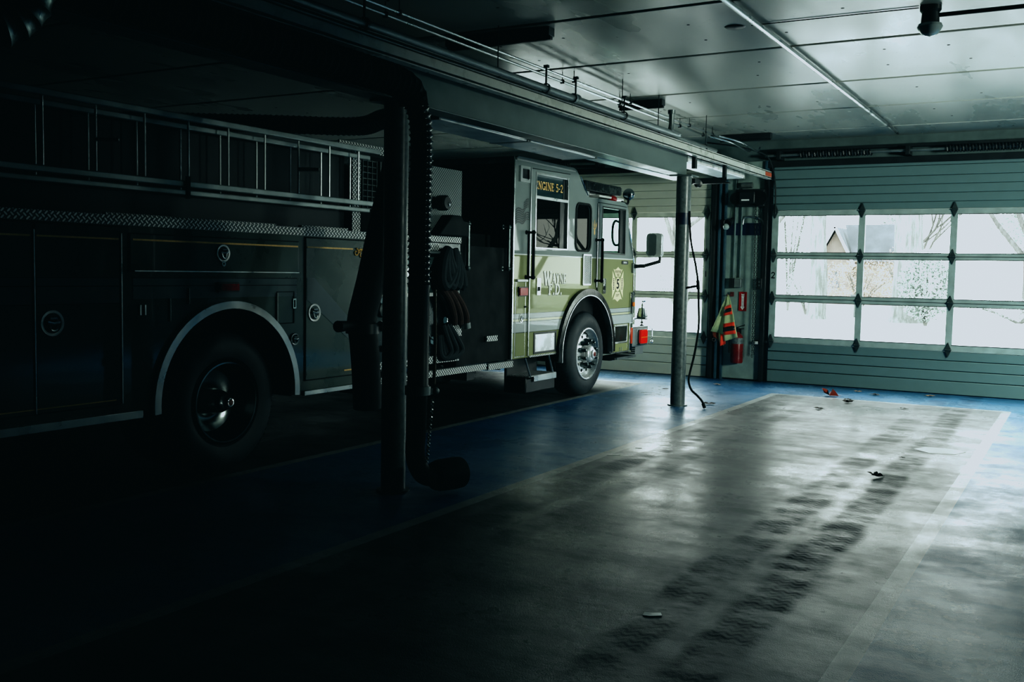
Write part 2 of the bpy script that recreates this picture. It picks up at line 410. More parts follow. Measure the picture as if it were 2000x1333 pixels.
def garage_door(idx, x0, x1, pm, fm, num, numx):
    root = sthing(f'door_{idx}', ((x0+x1)/2, YB, 0))
    ridges_low = [.004,.19,.33,.47,.60]
    for k in range(4): M().box(x0, x1, YB, YB+.05, ridges_low[k]+.004, ridges_low[k+1]-.004).build('panel', pm, root, bevel=.008)
    hi = [2.56,2.66,2.78,2.90,3.02,3.16,3.22]
    for k in range(6): M().box(x0, x1, YB, YB+.05, hi[k]+.003, hi[k+1]-.003).build('panel', pm, root, bevel=.008)
    M().box(x0-.04, x1+.04, YB+.052, YB+.078, .0, .6).box(x0-.04, x1+.04, YB+.052, YB+.078, 2.6, 3.24).box(x0-.04, x0+.019, YB+.046, YB+.078, .6, 2.6).box(x1-.019, x1+.04, YB+.046, YB+.078, .6, 2.6).build('panel_core', pm, root)
    rows = [(.69,1.21),(1.32,1.85),(1.95,2.48)]; st = .045; w = (x1-x0-2*.05+.0)/3
    holes = []; muls = [x0, x0+1.29, x0+2.5, x1]
    for r in rows:
        for k in range(3):
            a = muls[k]+(.0 if k == 0 else st); a = muls[k]+ (0.1 if k == 0 else st); b = muls[k+1]-(0.1 if k == 2 else st)
            holes.append((a, b, r[0], r[1]))
    M().plate('y', rect(x0, x1, .6, 2.56), [rect(*h) for h in holes], YB-.01, YB+.045).build('window_frame', fm, root, bevel=.005)
    sm = M()
    for zz in (1.265, 1.90): sm.box(x0, x1, YB-.014, YB-.009, zz-.004, zz+.004)
    for h in holes:
        sm.box(h[0]-.008,h[1]+.008,YB-.013,YB+.03,h[3],h[3]+.008); sm.box(h[0]-.008,h[1]+.008,YB-.013,YB+.03,h[2]-.008,h[2])
    sm.build('window_gasket', blackp, root)
    for h in holes: M().box(h[0]-.01, h[1]+.01, YB+.018, YB+.022, h[2]-.01, h[3]+.01).build('pane', pane_m, root)
    for mx in (x0+.05, muls[1], muls[2], x1-.05):
        for zz in (2.55, 1.90, 1.265, .62):
            h = M().plate('y', [(mx-.045,zz),(mx-.02,zz-.06),(mx,zz-.105),(mx+.02,zz-.06),(mx+.045,zz),(mx+.02,zz+.06),(mx,zz+.105),(mx-.02,zz+.06)], [], YB-.03, YB-.012)
            h.cyl((mx-.04,YB-.035,zz),(mx+.04,YB-.035,zz),.012,n=8)
            h.build('hinge', hinge_m, root, bevel=.003)
    nm = M(); letters(nm, num, numx, 1.56, .09, YB-.012, bold=1.5, plane='y') if num == '2' else text_mesh(nm, num, .13, (numx+.02, 1.6), 'y', YB-.013)
    nm.build('door_number', black, root)
    # side tracks and horizontal tracks carrying the rollers
    tk = M()
    for sx, x in ((-1, x0-.075), (1, x1+.075)):
        tk.box(x-.03, x+.03, YB-.09, YB-.02, 0.01, 3.1)
    tk.builds('side_track', blackp, root, .004)
    sh = M().cyl((x0-.1,YB-.12,3.36),(x1+.1,YB-.12,3.36),.02,n=10)
    sh.build('spring_shaft', dullsteel, root)
    for c in (x0+.9, x1-.9):
        pts = [(c-.5+1.0*i/160, YB-.12+.045*cos(i*.98), 3.36+.045*sin(i*.98)) for i in range(161)]
        M().tube(pts, .011, 5).build('torsion_spring', blackp, root)
    for c in (x0+.1, (x0+x1)/2, x1-.1): M().box(c-.03,c+.03,YB-.17,YB+.08,3.3,3.42).build('bracket', blackp, root, bevel=.005)
    return root
garage_door(1, *D[0], door1_m, frame1_m, '1', -5.17)
garage_door(2, *D[1], door2_m, frame2_m, '2', -4.13)

# ------------------------------------------------------------------ ceiling beam, rail, pipes
o = M()
o.box(-4.40,-4.27,YF+.1,11.5,2.785,3.09); o.box(-4.42,-4.245,YF+.1,11.5,2.776,2.786)
tag(o.build('ceiling_beam', beampaint, bevel=.004), 'long grey beam running along the bay on top of the posts', 'beam')
r = M(); r.box(-4.27,-4.16,1.0,11.5,3.03,3.04); r.box(-4.16,-4.15,1.0,14.52,3.0,3.10); r.box(-4.16,-4.09,1.0,14.52,3.095,3.105); r.box(-4.16,-4.09,1.0,14.52,2.995,3.005); r.box(-4.10,-4.09,1.0,14.52,3.02,3.085)
rt = thing('exhaust_rail', 'long pale channel rail bolted along the beam, red tag at its far end', 'rail', (-4.12,8,3.0))
r.build('channel', offwhite, rt, bevel=.002)
M().box(-4.089,-4.085,14.2,14.5,3.025,3.08).build('end_tag', mat('orange_tag', (.5,.12,.06), .5), rt)
rb = M()
for y in (3,6,9,11.2): rb.box(-4.27,-4.16,y,y+.03,3.085,3.094)
rb.builds('bracket', blackp, rt)
pp = thing('sprinkler_pipe', 'dull steel pipe in hangers just above the pale rail', 'pipe', (-4.0,6,3.1))
M().tube(smoothpts([(-4.0,1,3.12),(-4.0,5,3.12),(-4.0,10.1,3.12),(-4.0,10.22,3.14),(-4.0,10.26,3.2),(-4.0,10.26,3.32)],5), .028, 12).build('pipe_run', dullsteel, pp)
M().cyl((-4.0,7.9,3.12),(-4.0,7.99,3.12),.042,n=16).cyl((-4.0,10.26,3.32),(-4.0,10.26,3.36),.04,n=12).builds('coupling', dullsteel, pp)
for y in (2.5,5,7.4,7.95,9.0): M().cyl((-4.0,y,3.14),(-4.0,y,3.30),.008,n=6).box(-4.02,-3.98,y-.015,y+.015,3.29,3.31).lathe((-4.0,y,3.12),(0,1,0),[(.034,-.01),(.042,-.01),(.042,.01),(.034,.01)],16,True).build('pipe_hanger', blackp, pp)
p2 = thing('pipe', 'thinner dark pipe running behind the steel pipe in hangers', 'pipe', (-4.25,6,3.3))
M().cyl((-4.29,1,3.2),(-4.29,12.6,3.2),.024,n=10).build('pipe_run', dullsteel, p2)
for y in (4.7,7.1,9.6,10.6,12.2): M().cyl((-4.29,y,3.2),(-4.29,y,3.598),.005,n=6).box(-4.31,-4.27,y-.015,y+.015,3.17,3.23).build('pipe_hanger', blackp, p2)
for k, (x, lab) in enumerate(((-4.55,'bright thin conduit nearest the ceiling panels, one of a pair'),(-4.68,'thin conduit left of its twin, running under the ceiling'))):
    c = thing('electrical_conduit', lab, 'conduit', (x,8,3.5), 'twin conduits along the ceiling')
    xx = x
    M().tube(smoothpts([(xx,2,3.5),(xx,6,3.5),(xx,13.1,3.5),(xx+.03,13.4,3.5),(xx+.22,13.75,3.45),(xx+.28,14.1,3.4),(xx+.28,14.4,3.4),(xx+.28,14.5,3.46)],4), .013, 8).build('tubing', steel, c)
    cp = M()
    for y in (3.2,6.1,9,10.4,12.3,13.2): cp.cyl((xx,y,3.5),(xx,y,3.598),.004,n=6).box(xx-.018,xx+.018,y-.01,y+.01,3.48,3.52)
    cp.builds('strap', blackp, c)
tag(M().cyl((-2.36,2,3.56),(-2.36,14.4,3.56),.024,n=12).build('long_conduit', steel), 'single long pale conduit crossing the ceiling panels toward the door', 'conduit')
for (y, x0, x1, lab) in ((7.35,-4.95,-3.93,'near black bar fixed under the ceiling'),(10.9,-4.9,-4.35,'small black bar under the ceiling above the pipes'),(14.05,-4.72,-3.98,'black bar under the ceiling at the far door header')):
    tag(M().box(x0,x1,y-.05,y+.05,3.53,3.6).box(x0,x1,y-.02,y+.02,3.5,3.53).build('ceiling_bracket', blackp, bevel=.004), lab, 'bracket', 'black bars under the ceiling')
lamp = thing('ceiling_lamp', 'round black lamp housing with a glass dome hanging from the ceiling', 'lamp', (-1.12,8.0,3.6))
M().lathe((-1.12,8.0,3.6),(0,0,-1),[(.001,0),(.075,0),(.075,.03),(.06,.05),(.065,.12),(.075,.15),(.001,.15)],24).build('housing', blackp, lamp)
M().lathe((-1.12,8.0,3.45),(0,0,-1),[(.082,-.02),(.09,0),(.08,.02),(.06,.05),(.03,.065),(.001,.07)],24).build('glass_dome', mat('dome_glass',(.3,.35,.35),.1,0,coat=1), lamp)
M().cyl((-1.06,8.0,3.53),(5.7,8.0,3.53),.016,n=10).build('feed_conduit', blackp, lamp)
tag(M().tube([(-2.45,7.96,3.592),(-1.2,7.98,3.592)],.004,5).build('cable', black), 'thin black cable stapled to the ceiling beside the lamp', 'cable')

# light fixtures under the beam
def fixture(y0, y1, x0, x1, z0, z1, label):
    f = thing('light_fixture', label, 'light fixture', ((x0+x1)/2,(y0+y1)/2,z0), 'fluorescent fixtures by the beam')
    M().box(x0,x1,y0,y1,z0+.012,z1).build('housing', mat('fixture_enamel',(.92,.92,.86),.3,0,1.0,1), f, bevel=.004)
    M().box(x0+.01,x1-.01,y0+.01,y1-.01,z0,z0+.02).build('diffuser', mat('diffuser_acrylic',(.8,.84,.84),.35), f, bevel=.006)
    M().box(x0-.003,x1+.003,y0-.01,y0+.015,z0-.003,z1+.003).box(x0-.003,x1+.003,y1-.015,y1+.01,z0-.003,z1+.003).builds('end_cap', grey, f)
    return f
fixture(6.50,7.92,-4.85,-4.45,2.768,2.845,'nearest white fluorescent fixture left of the beam')
fixture(7.95,9.36,-4.85,-4.45,2.768,2.845,'second white fluorescent fixture, butted to the nearest one')
fixture(9.42,12.1,-4.68,-4.48,2.785,2.81,'long slim pale strip light behind the second fixture')
fixture(11.6,13.9,-4.62,-4.3,2.96,3.03,'bright white fixture beyond the far post under the rail')
fixture(12.6,14.3,-4.28,-4.1,2.9,2.96,'short grey fixture end nearest the door wall') if False else None

# added fill light built as a ceiling panel, out of frame to the right
lf = thing('fill_panel', 'added fill light panel under the ceiling, out of view to the right', 'light fixture', (1.5,12.6,3.5))
M().box(.8,2.2,11.9,13.3,3.52,3.6).build('housing', offwhite, lf, bevel=.01)
ll = bpy.data.lights.new('fill_panel_light', 'AREA'); ll.shape = 'RECTANGLE'; ll.size = 1.3; ll.size_y = 1.3; ll.energy = 230; ll.spread = R(120); ll.color = (.93,1,.95)
lo_ = bpy.data.objects.new('fill_panel_light', ll); COL.objects.link(lo_); lo_.location = (0,0,.012); lo_.parent = lf

# added fill light on a tripod, out of frame, brightens the door wall
wl = thing('fill_stand', 'added fill light on a tripod, out of view, aimed at the overhead doors', 'fill light', (4.4,8.6,0))
M().tube([(4.4,8.6,.3),(4.4,8.6,2.35)],.02,10).build('mast', blackp, wl)
tp = M()
for a in (0,120,240): tp.tube([(4.4,8.6,.5),(4.4+.5*cos(R(a)),8.6+.5*sin(R(a)),.012)],.014,8)
tp.builds('leg', blackp, wl)
M().obox((4.55,8.5,2.5),(4.44,8.58,2.5),.5,.4).build('lamp_head', blackp, wl, bevel=.02)
l2 = bpy.data.lights.new('fill_stand_light', 'AREA'); l2.shape = 'RECTANGLE'; l2.size = 1.2; l2.size_y = 1.0; l2.energy = 300; l2.spread = R(117); l2.color = (.95,1,.93)
lo2 = bpy.data.objects.new('fill_stand_light', l2); COL.objects.link(lo2)
lo2.rotation_euler = (Vector((-4.3,14.6,1.9))-Vector((4.3,8.7,2.5))).to_track_quat('-Z','Y').to_euler(); lo2.location = (-.1,.1,2.5); lo2.parent = wl

# posts
def post(y, label, extra=False):
    p = thing('steel_post', label, 'post', (-4.28,y,0), 'steel posts carrying the beam')
    M().cyl((-4.28,y,.012),(-4.28,y,2.765),.088,n=32).build('pipe_column', postpaint, p)
    M().box(-4.42,-4.14,y-.13,y+.13,2.762,2.776).build('cap_plate', beampaint, p, bevel=.002)
    M().cyl((-4.28,y,0),(-4.28,y,.014),.12,n=24).build('base_plate', postpaint, p)
    if extra:
        M().cyl((-4.28,y,2.19),(-4.28,y,2.33),.0895,n=32).build('blue_band', bluepaint, p)
        M().box(-4.2,-4.15,y+.02,y+.08,2.86,3.02).build('junction_box', blackp, p, bevel=.005)
    return p
post(11.45, 'grey round steel post with a dark blue band, far end of the beam', True)
post(5.72, 'near dark steel post beside the ribbed exhaust hose')

# ------------------------------------------------------------------ exhaust hoses and ducts
def ribbed(pts, r, pitch=.03, amp=.012, sub=10):
    P = smoothpts(pts, sub); L = [0]
    for i in range(1, len(P)): L.append(L[-1]+(P[i]-P[i-1]).length)
    tot = L[-1]; N = max(6, int(tot/pitch*6)); Q = []; rr = []; j = 0
    for k in range(N+1):
        s = tot*k/N
        while j < len(L)-2 and L[j+1] < s: j += 1
        f = (s-L[j])/max(1e-6, L[j+1]-L[j]); Q.append(P[j].lerp(P[j+1], f)); rr.append(r+amp*(1 if k % 6 == 0 else .35 if k % 6 in (1,5) else 0))
    return M().tube(Q, rr, 20)
hz = thing('exhaust_hose', 'black ribbed exhaust hose hanging beside the near post to the floor', 'hose', (-4.02,5.62,0))
ribbed([(-4.02,5.56,2.75),(-4.0,5.62,2.55),(-4.0,5.62,2.0),(-4.0,5.62,1.49)], .072, .042, .013).build('ribbed_section', blackgl, hz)
M().lathe((-4.0,5.62,1.5),(0,0,-1),[(.05,0),(.078,0),(.078,.02),(.074,.03),(.074,.7),(.08,.71),(.08,.76),(.03,.77)],28).build('smooth_sleeve', blackp, hz)
M().tube(smoothpts([(-4.0,5.62,.75),(-4.0,5.61,.5),(-4.0,5.6,.3),(-3.98,5.66,.17),(-3.95,5.76,.13)],6), [.068]*25, 20).build('lower_hose', black, hz)
M().lathe((-3.95,5.74,.14),(.25,1,-.02),[(.06,0),(.1,.02),(.112,.06),(.116,.2),(.112,.26),(.09,.27),(.085,.1)],28).build('nozzle', black, hz)
M().lathe((-4.0,5.62,.76),(0,0,1),[(.07,-.03),(.09,-.03),(.09,.03),(.07,.03)],24,True).sphere((-3.93,5.73,.75),.03,12).box(-3.96,-3.93,5.68,5.74,.73,.77).build('clamp', dullsteel, hz)
ch = []
for i in range(120):
    f = i/119; zz = .70-.44*f; a = i*.9
    ch.append((-3.93+.008*cos(a), 5.70-.06*f+.008*sin(a), zz))
M().tube(ch, .006, 5).build('rope', steel, hz)
M().tube([(-3.93,5.71,1.46),(-3.925,5.715,1.1),(-3.93,5.715,.8)], .012, 8).build('wooden_rod', wood, hz)

du = thing('exhaust_duct', 'large dark ribbed duct under the ceiling bending down at the near post', 'duct', (-4.1,4,2.7))
ribbed([(-4.02,5.56,2.70),(-4.02,5.54,2.76),(-4.02,5.44,2.82),(-4.02,5.1,2.84),(-4.02,4.0,2.84),(-4.02,2.6,2.84),(-4.02,1.0,2.84)], .098, .06, .006).build('ribbed_duct', mat('matte_duct',(.01,.012,.012),.8,0,.15), du)
d2 = thing('flexible_duct', 'crinkled dark foil duct running behind the near post above the ladder', 'duct', (-5.6,6.7,2.7))
ribbed([(-4.6,6.55,2.84),(-5.1,6.65,2.83),(-5.6,6.9,2.83),(-6.3,6.6,2.85),(-7.5,6.0,2.87)], .075, .05, .007).build('foil_duct', mat('crinkled_foil',(.10,.12,.12),.35,.9,bump=.6,bscale=30), d2)
d3 = thing('flexible_duct', 'foil duct end hanging at the top left corner', 'duct', (-3.6,2.6,2.8))
ribbed([(-4.1,2.3,2.56),(-3.95,2.5,2.56),(-3.9,2.62,2.64),(-3.88,2.66,2.8),(-3.88,2.66,3.2)], .09, .05, .01).build('foil_duct', mat('crumpled_foil',(.16,.2,.2),.35,.9,bump=.8,bscale=30), d3)
h2 = thing('exhaust_hose', 'fat smooth black exhaust hose drooping beside the truck behind the post', 'hose', (-5.0,6.3,.5))
M().tube(smoothpts([(-4.9,6.62,2.6),(-4.97,6.56,2.2),(-5.0,6.49,1.9),(-5.0,6.36,1.5),(-5.0,6.25,1.2),(-5.0,6.26,1.1),(-5.0,6.28,1.0),(-5.0,6.31,.75),(-5.0,6.33,.47)],6), .115, 24).build('hose_body', black, h2)
M().lathe((-5.0,6.26,1.12),(0,0,1),[(.1,-.04),(.135,-.04),(.135,.04),(.1,.04)],24,True).build('clamp', blackp, h2)
M().cyl((-5.0,6.2,1.15),(-4.95,5.9,1.15),.03,.045,n=14).cyl((-4.98,6.3,1.12),(-4.86,6.42,1.12),.02,n=12).sphere((-4.86,6.42,1.13),.03,12).build('damper_handle', black, h2)
M().lathe((-4.87,6.32,1.16),(.5,-.8,0),[(.001,.0),(.022,.0),(.022,.02),(.001,.022)],14).build('bolt', chrome, h2)

# ------------------------------------------------------------------ fire truck
TX = -5.6; TL = -8.1
tk = thing('fire_truck', 'green and grey fire engine parked in the left bay facing the doors', 'fire truck', (-6.85,8,0))
P = lambda *a, **k: None
side = [(9.67,.60),(9.67,2.80),(9.70,2.86),(9.76,2.88),(11.14,2.88),(11.22,2.86),(11.27,2.82),(11.53,2.56),(12.70,2.56),(12.80,2.52),(12.84,2.46),(13.04,1.78),(13.06,.48),(12.38,.55)]
side += arc(11.56,.56,.80,0,180,20)+[(10.75,.60)]
w_rear = rect(10.16,10.95,1.88,2.44); w_top = rect(10.16,10.95,2.475,2.72); w_small = rrect(11.23,11.63,1.88,2.45,.09); w_front = [(11.98,1.87),(12.71,1.86),(12.70,2.45),(11.98,2.45)]
M().plate('x', side, [w_rear,w_top,w_small,w_front], TX-.04, TX).build('cab_side', cabpaint, tk, bevel=.004)
ls = M().plate('x', side, [w_rear,w_top,w_small,w_front], TL, TL+.04).build('cab_side', cabpaint, tk)
# roof: follows the same outline between both sides
rf = M(); prof = [(9.69,2.84),(9.76,2.885),(11.14,2.885),(11.22,2.865),(11.53,2.56),(12.70,2.565),(12.80,2.53),(12.85,2.46)]
for i in range(len(prof)-1):
    (a, b), (c, d) = prof[i], prof[i+1]
    rf.add([(TX-.002,a,b),(TX-.002,c,d),(TL,c,d),(TL,a,b),(TX-.002,a,b-.03),(TX-.002,c,d-.03),(TL,c,d-.03),(TL,a,b-.03)], [(0,1,2,3),(4,7,6,5),(0,4,5,1),(3,2,6,7),(1,5,6,2),(0,3,7,4)])
rf.build('cab_roof', cabpaint, tk, smooth=50)
M().box(TL,TX-.01,9.66,9.70,.6,2.86).build('cab_rear_wall', darkcav, tk, bevel=.01)
M().box(TL,TX-.002,9.655,9.675,2.80,2.87).box(TX-.02,TX+.004,9.66,9.685,.6,2.84).build('corner_trim', mat('trim_strip',(.45,.5,.5),.25,.8), tk)
fr = M(); fr.box(TL,TX-.03,13.0,13.06,.5,1.78); fr.box(TX-.1,TX-.01,12.95,13.03,1.75,1.85)
fr.add([(TX-.01,13.04,1.78),(TX-.01,12.84,2.46),(TX-.09,12.88,2.46),(TX-.09,13.08,1.78),(TX-.01,12.98,1.78),(TX-.01,12.78,2.46),(TX-.09,12.82,2.46),(TX-.09,13.02,1.78)], [(0,1,2,3),(4,5,6,7),(0,1,5,4),(3,2,6,7)])
fr.add([(TL+.01,13.04,1.78),(TL+.01,12.84,2.46),(TL+.09,12.88,2.46),(TL+.09,13.08,1.78),(TL+.01,12.98,1.78),(TL+.01,12.78,2.46),(TL+.09,12.82,2.46),(TL+.09,13.02,1.78)], [(0,1,2,3),(4,5,6,7),(0,1,5,4),(3,2,6,7)])
fr.box(-6.87,-6.83,12.9,12.98,1.78,2.5)
fr.build('cab_front', cabpaint, tk)
M().add([(TX-.05,13.03,1.79),(TL+.05,13.03,1.79),(TL+.05,12.83,2.47),(TX-.05,12.83,2.47)], [(0,1,2,3)]).build('windshield', clear_m, tk)
inn = M(); inn.box(TL+.06,TX-.06,9.75,11.9,.65,1.85); inn.box(TL+.06,TX-.06,11.9,12.95,1.3,1.78); inn.box(TL+.06,TX-.06,11.72,11.76,1.8,2.5); inn.box(-6.5,-6.1,11.8,12.0,1.7,2.3); inn.box(-7.6,-7.2,11.8,12.0,1.7,2.3)
inn.build('cab_interior', darkcav, tk)
# doors and panels standing slightly proud with dark seams
def door(name, outer, holes, x=TX, th=.014, m=None, seam=.010):
    cy = sum(p[0] for p in outer)/len(outer); cz = sum(p[1] for p in outer)/len(outer)
    def grow(p): return (p[0]+(seam if p[0] > cy else -seam), p[1]+(seam if p[1] > cz else -seam))
    M().plate('x', [grow(p) for p in outer], holes, x+.001, x+.004).build('door_gasket', black, tk)
    return M().plate('x', outer, holes, x+.002, x+th).build(name, m or cabpaint, tk, bevel=.003)
rdout = [(10.045,.62),(10.045,2.77),(11.02,2.79),(11.02,1.19)]+arc(11.56,.56,.835,131,176,8)+[(10.73,.62)]
rd = door('rear_door', rdout, [w_rear,w_top,rect(10.17,10.70,.645,.865)])
fdo = [(11.87,1.34),(11.87,2.505),(12.765,2.50),(12.86,1.78),(12.88,.5),(12.43,.5)]+arc(11.56,.56,.835,3,66,8)
fd = door('front_door', fdo, [w_front,rect(12.45,12.86,.64,.865)])
M().box(TX+.0,TX+.02,10.018,10.034,.62,2.78).box(TX+.0,TX+.012,11.845,11.858,1.4,2.5).builds('seam_trim', steel, tk)
M().plate('x', rect(10.16,10.95,2.475,2.72), [], TX-.02, TX-.012).build('door_header_panel', mat('dark_header_glass',(.012,.035,.04),.12,0,coat=1), tk)
e = letters(M(), 'ENGINE 5-2', 10.165, 2.555, .092, TX-.010, .69, 1.35); e.build('lettering', gold, tk)
M().plate('x', rect(10.15,10.96,1.87,2.45), [], TX-.022, TX-.016).build('rear_door_window', tint_m, tk)
M().plate('x', [(10.80,1.88),(10.95,1.88),(10.95,2.72),(10.87,2.72),(10.87,2.46),(10.80,2.46)], [], TX-.014, TX-.008).build('window_post', blackp, tk)
M().plate('x', rrect(11.22,11.64,1.87,2.46,.09), [], TX-.022, TX-.016).build('side_window', tint_m, tk)
M().plate('x', rrect(11.20,11.655,1.855,2.475,.10), [w_small], TX-.005, TX+.012).build('side_window_seal', black, tk)
M().plate('x', [(p[0],p[1]) for p in rect(11.97,12.72,1.86,2.46)], [], TX-.022, TX-.018).build('front_door_window', clear_m, tk)
M().box(TX-.03,TX-.005,12.58,12.71,1.87,2.45).build('vent_window_frame', blackp, tk)
M().plate('x', [(11.96,1.85),(12.73,1.84),(12.72,2.47),(11.96,2.47)], [w_front], TX, TX+.018).build('window_seal', blackp, tk)
M().plate('x', rect(10.135,10.975,1.86,2.745), [w_rear,w_top], TX+.005, TX+.020).build('window_trim', steel, tk, bevel=.003)
M().tube(smoothpts([(TX-.03,12.6,2.29),(TX-.035,12.48,2.30),(TX-.04,12.42,2.22),(TX-.04,12.42,2.06),(TX-.035,12.48,1.98),(TX-.03,12.6,1.98)],5), .018, 8).build('grab_handle', black, tk)
# rear panel with hatch
for zz0, zz1 in ((.90,1.36),(.63,.89)): M().plate('x', rect(9.74,9.955,zz0,zz1), [], TX+.001, TX+.008).build('hatch', cabpaint, tk, bevel=.003)
hs = M()
for a in (9.73,9.962): hs.box(TX,TX+.005,a-.004,a+.004,.62,1.48)
hs.box(TX,TX+.006,9.73,9.965,.617,.625); hs.builds('hatch_seam', steel, tk)
M().box(TX,TX+.03,9.735,9.975,1.475,1.505).build('rain_gutter', white, tk, bevel=.005)
def lens_lamp(y0, y1, z0, z1, bez, lens, x=TX, name='marker_lamp'):
    b = M().plate('x', rrect(y0,y1,z0,z1,.012), [], x, x+.02).build(name, bez, tk, bevel=.004)
    M().plate('x', rrect(y0+.012,y1-.012,z0+.012,z1-.012,.01), [], x+.018, x+.034).build('lens', lens, b, bevel=.006); return b
lens_lamp(9.78,9.98,1.31,1.42, blackp, redlens if False else mat('marker_red',(.3,.01,.012),.4,coat=.1,emis=(1,.03,.03),es=.05))
M().plate('x', rrect(9.76,9.98,2.60,2.78,.01), [rrect(9.80,9.96,2.64,2.75,.01)], TX, TX+.03).build('lamp_bezel', steel, tk, bevel=.004)
M().plate('x', rrect(9.80,9.96,2.64,2.75,.01), [], TX, TX+.015).build('side_lamp', blackgl, tk)
def ring_latch(y, z, r, x=TX, inner=blackgl):
    L = M().lathe((x,y,z),(1,0,0),[(r*.72,0),(r*.76,.012),(r*.95,.014),(r,.006),(r,0)],28).build('ring_latch', mat('latch_ring',(.85,.87,.86),.4,.3) if 'latch_ring' not in bpy.data.materials else bpy.data.materials['latch_ring'], tk)
    M().lathe((x,y,z),(1,0,0),[(.001,.003),(r*.74,.003)],24).build('cup', inner, L)
    d = M().tube([(x+.02,y-r*.5,z+.1*r),(x+.024,y,z-.02*r),(x+.02,y+r*.5,z+.1*r)], r*.13, 8)
    d.tube(smoothpts([(x+.02,y-r*.35,z),(x+.024,y-r*.2,z-r*.5),(x+.024,y+r*.2,z-r*.5),(x+.02,y+r*.35,z)],4), r*.09, 6)
    d.tube([(x+.02,y-r*.3,z+r*.35),(x+.02,y+r*.3,z+r*.35)], r*.12, 8); d.build('pull', chrome, L)
    return L
ring_latch(9.86,1.06,.052)
M().box(TX+.01,TX+.02,9.92,9.97,1.18,1.20).build('hinge_pin', black, tk)
def flag(y, z, w, h):
    s = M(); X = TX+.006; n = 14
    def wv(u): return .018*sin(u*9)*2.2+(u-.5)*.09
    for k in range(7):
        v = z-h/2+h*.75*k/7
        for i in range(n):
            u0, u1 = i/n, (i+1)/n
            if k > 3 and u0 > .62: continue
            sh = .35 if u0 < .25 else (.12 if u0 < .6 else 0)
            a = (X, y+w*u0, v+wv(u0)*h*2+sh*-.03); b = (X, y+w*u1, v+wv(u1)*h*2+sh*-.03); t = h*.055
            s.add([a, b, (X,b[1],b[2]+t), (X,a[1],a[2]+t)], [(0,1,2,3)])
    for i in range(5):
        for j in range(5):
            u = .62+.075*i; yy = y+w*u; zz = z+h*.08+j*h*.09+wv(u)*h*2
            s.add([(X,yy,zz),(X,yy+w*.06,zz+h*.01),(X,yy+w*.06,zz+h*.06),(X,yy,zz+h*.05)], [(0,1,2,3)])
    return s
flag(9.70,2.27,.30,.24).build('flag_decal', blackp, tk)
# white lettering with dark drop shade
def lettering(txt, y, z, h, w, big=None):
    letters(M(), txt, y-.007, z-.006, h, TX+.0146, w, 2.0).build('lettering_shade', mat('shade_vinyl',(.05,.06,.04),.4), tk)
    letters(M(), txt, y, z, h, TX+.0185, w, 1.7).build('lettering', mat('letter_vinyl',(.85,.85,.72),.4), tk)
lettering('W', 10.375, 1.44, .16, .19); lettering('AYNE', 10.58, 1.46, .115, .37)
lettering('F.D.', 10.50, 1.325, .125, .34)
# maltese style badge
by, bz = 12.51, 1.44
def sc(pts): return [(by+a*.245, bz+b*.245) for a, b in pts]
bd = M(); th = (TX+.0142, TX+.0150)
bd.plate('x', sc([(-.28,.42),(.28,.42),(.62,.86),(.5,.82),(.28,.84),(0,.97),(-.28,.84),(-.5,.82),(-.62,.86)]), [], *th)
bd.plate('x', sc([(-.28,-.42),(-.62,-.86),(-.5,-.82),(-.28,-.84),(0,-.97),(.28,-.84),(.5,-.82),(.62,-.86),(.28,-.42)]), [], *th)
bd.plate('x', sc([(.36,.32),(.36,-.32),(.74,-.76),(.72,-.4),(.82,0),(.72,.4),(.74,.76)]), [], *th)
bd.plate('x', sc([(-.36,.32),(-.74,.76),(-.72,.4),(-.82,0),(-.72,-.4),(-.74,-.76),(-.36,-.32)]), [], *th)
bd.plate('x', [(by+.245*a, bz+.245*b) for a, b in arc(0,0,.34,0,360,24,.40)[:-1]], [], TX+.0145, TX+.0156)
bo = bd.build('fire_badge', cream, tk)
bs = M()
for (y0, z0, n) in ((0,.7,5),(0,-.62,5)): pass
text_mesh(bs, 'WAYNE', .06, (by, bz+.17), 'x', TX+.0163, 1.0); text_mesh(bs, 'FIRE', .05, (by, bz+.125), 'x', TX+.0163, 1.0)
text_mesh(bs, 'DEPT', .05, (by, bz-.15), 'x', TX+.0163, 1.0)
for sgn in (-1, 1):
    for k in range(7):
        a = bz-.07+k*.023; bs.plate('x', rect(by+sgn*.137-.014, by+sgn*.137+.014, a, a+.014), [], TX+.0160, TX+.0163)
[text_mesh(bs, '5', .185, (by+d_*.005, bz+e_*.003), 'x', TX+.0166+.0001*(d_+3*e_+4), 1.05) for d_ in (-1,0,1) for e_ in (-1,0,1)]
bs.build('badge_lettering', black, tk)
# fleur emblem
fl = M(); fy, fz = 11.76, 2.19
for s_ in (-1, 0, 1):
    q = [(fy+s_*.03, fz-.03),(fy+s_*.055+.012,fz+.02),(fy+s_*.06,fz+.06 if s_ else fz+.10),(fy+s_*.04-.012,fz+.02)]
    fl.plate('x', q, [], TX+.002, TX+.004)
fl.plate('x', rect(fy-.035,fy+.035,fz-.03,fz-.018), [], TX+.002, TX+.004); fl.plate('x', [(fy-.012,fz-.02),(fy+.012,fz-.02),(fy+.02,fz-.09),(fy,fz-.11),(fy-.02,fz-.09)], [], TX+.002, TX+.004)
fl.build('emblem', gold, tk)
# grille
g = M().plate('x', rrect(11.42,11.66,1.43,1.83,.015), [rrect(11.44,11.65,1.45,1.81,.01)], TX, TX+.02).build('vent_grille', steel, tk, bevel=.003)
M().box(TX,TX+.012,11.44,11.65,1.44,1.82).build('mesh', treadxf, g)
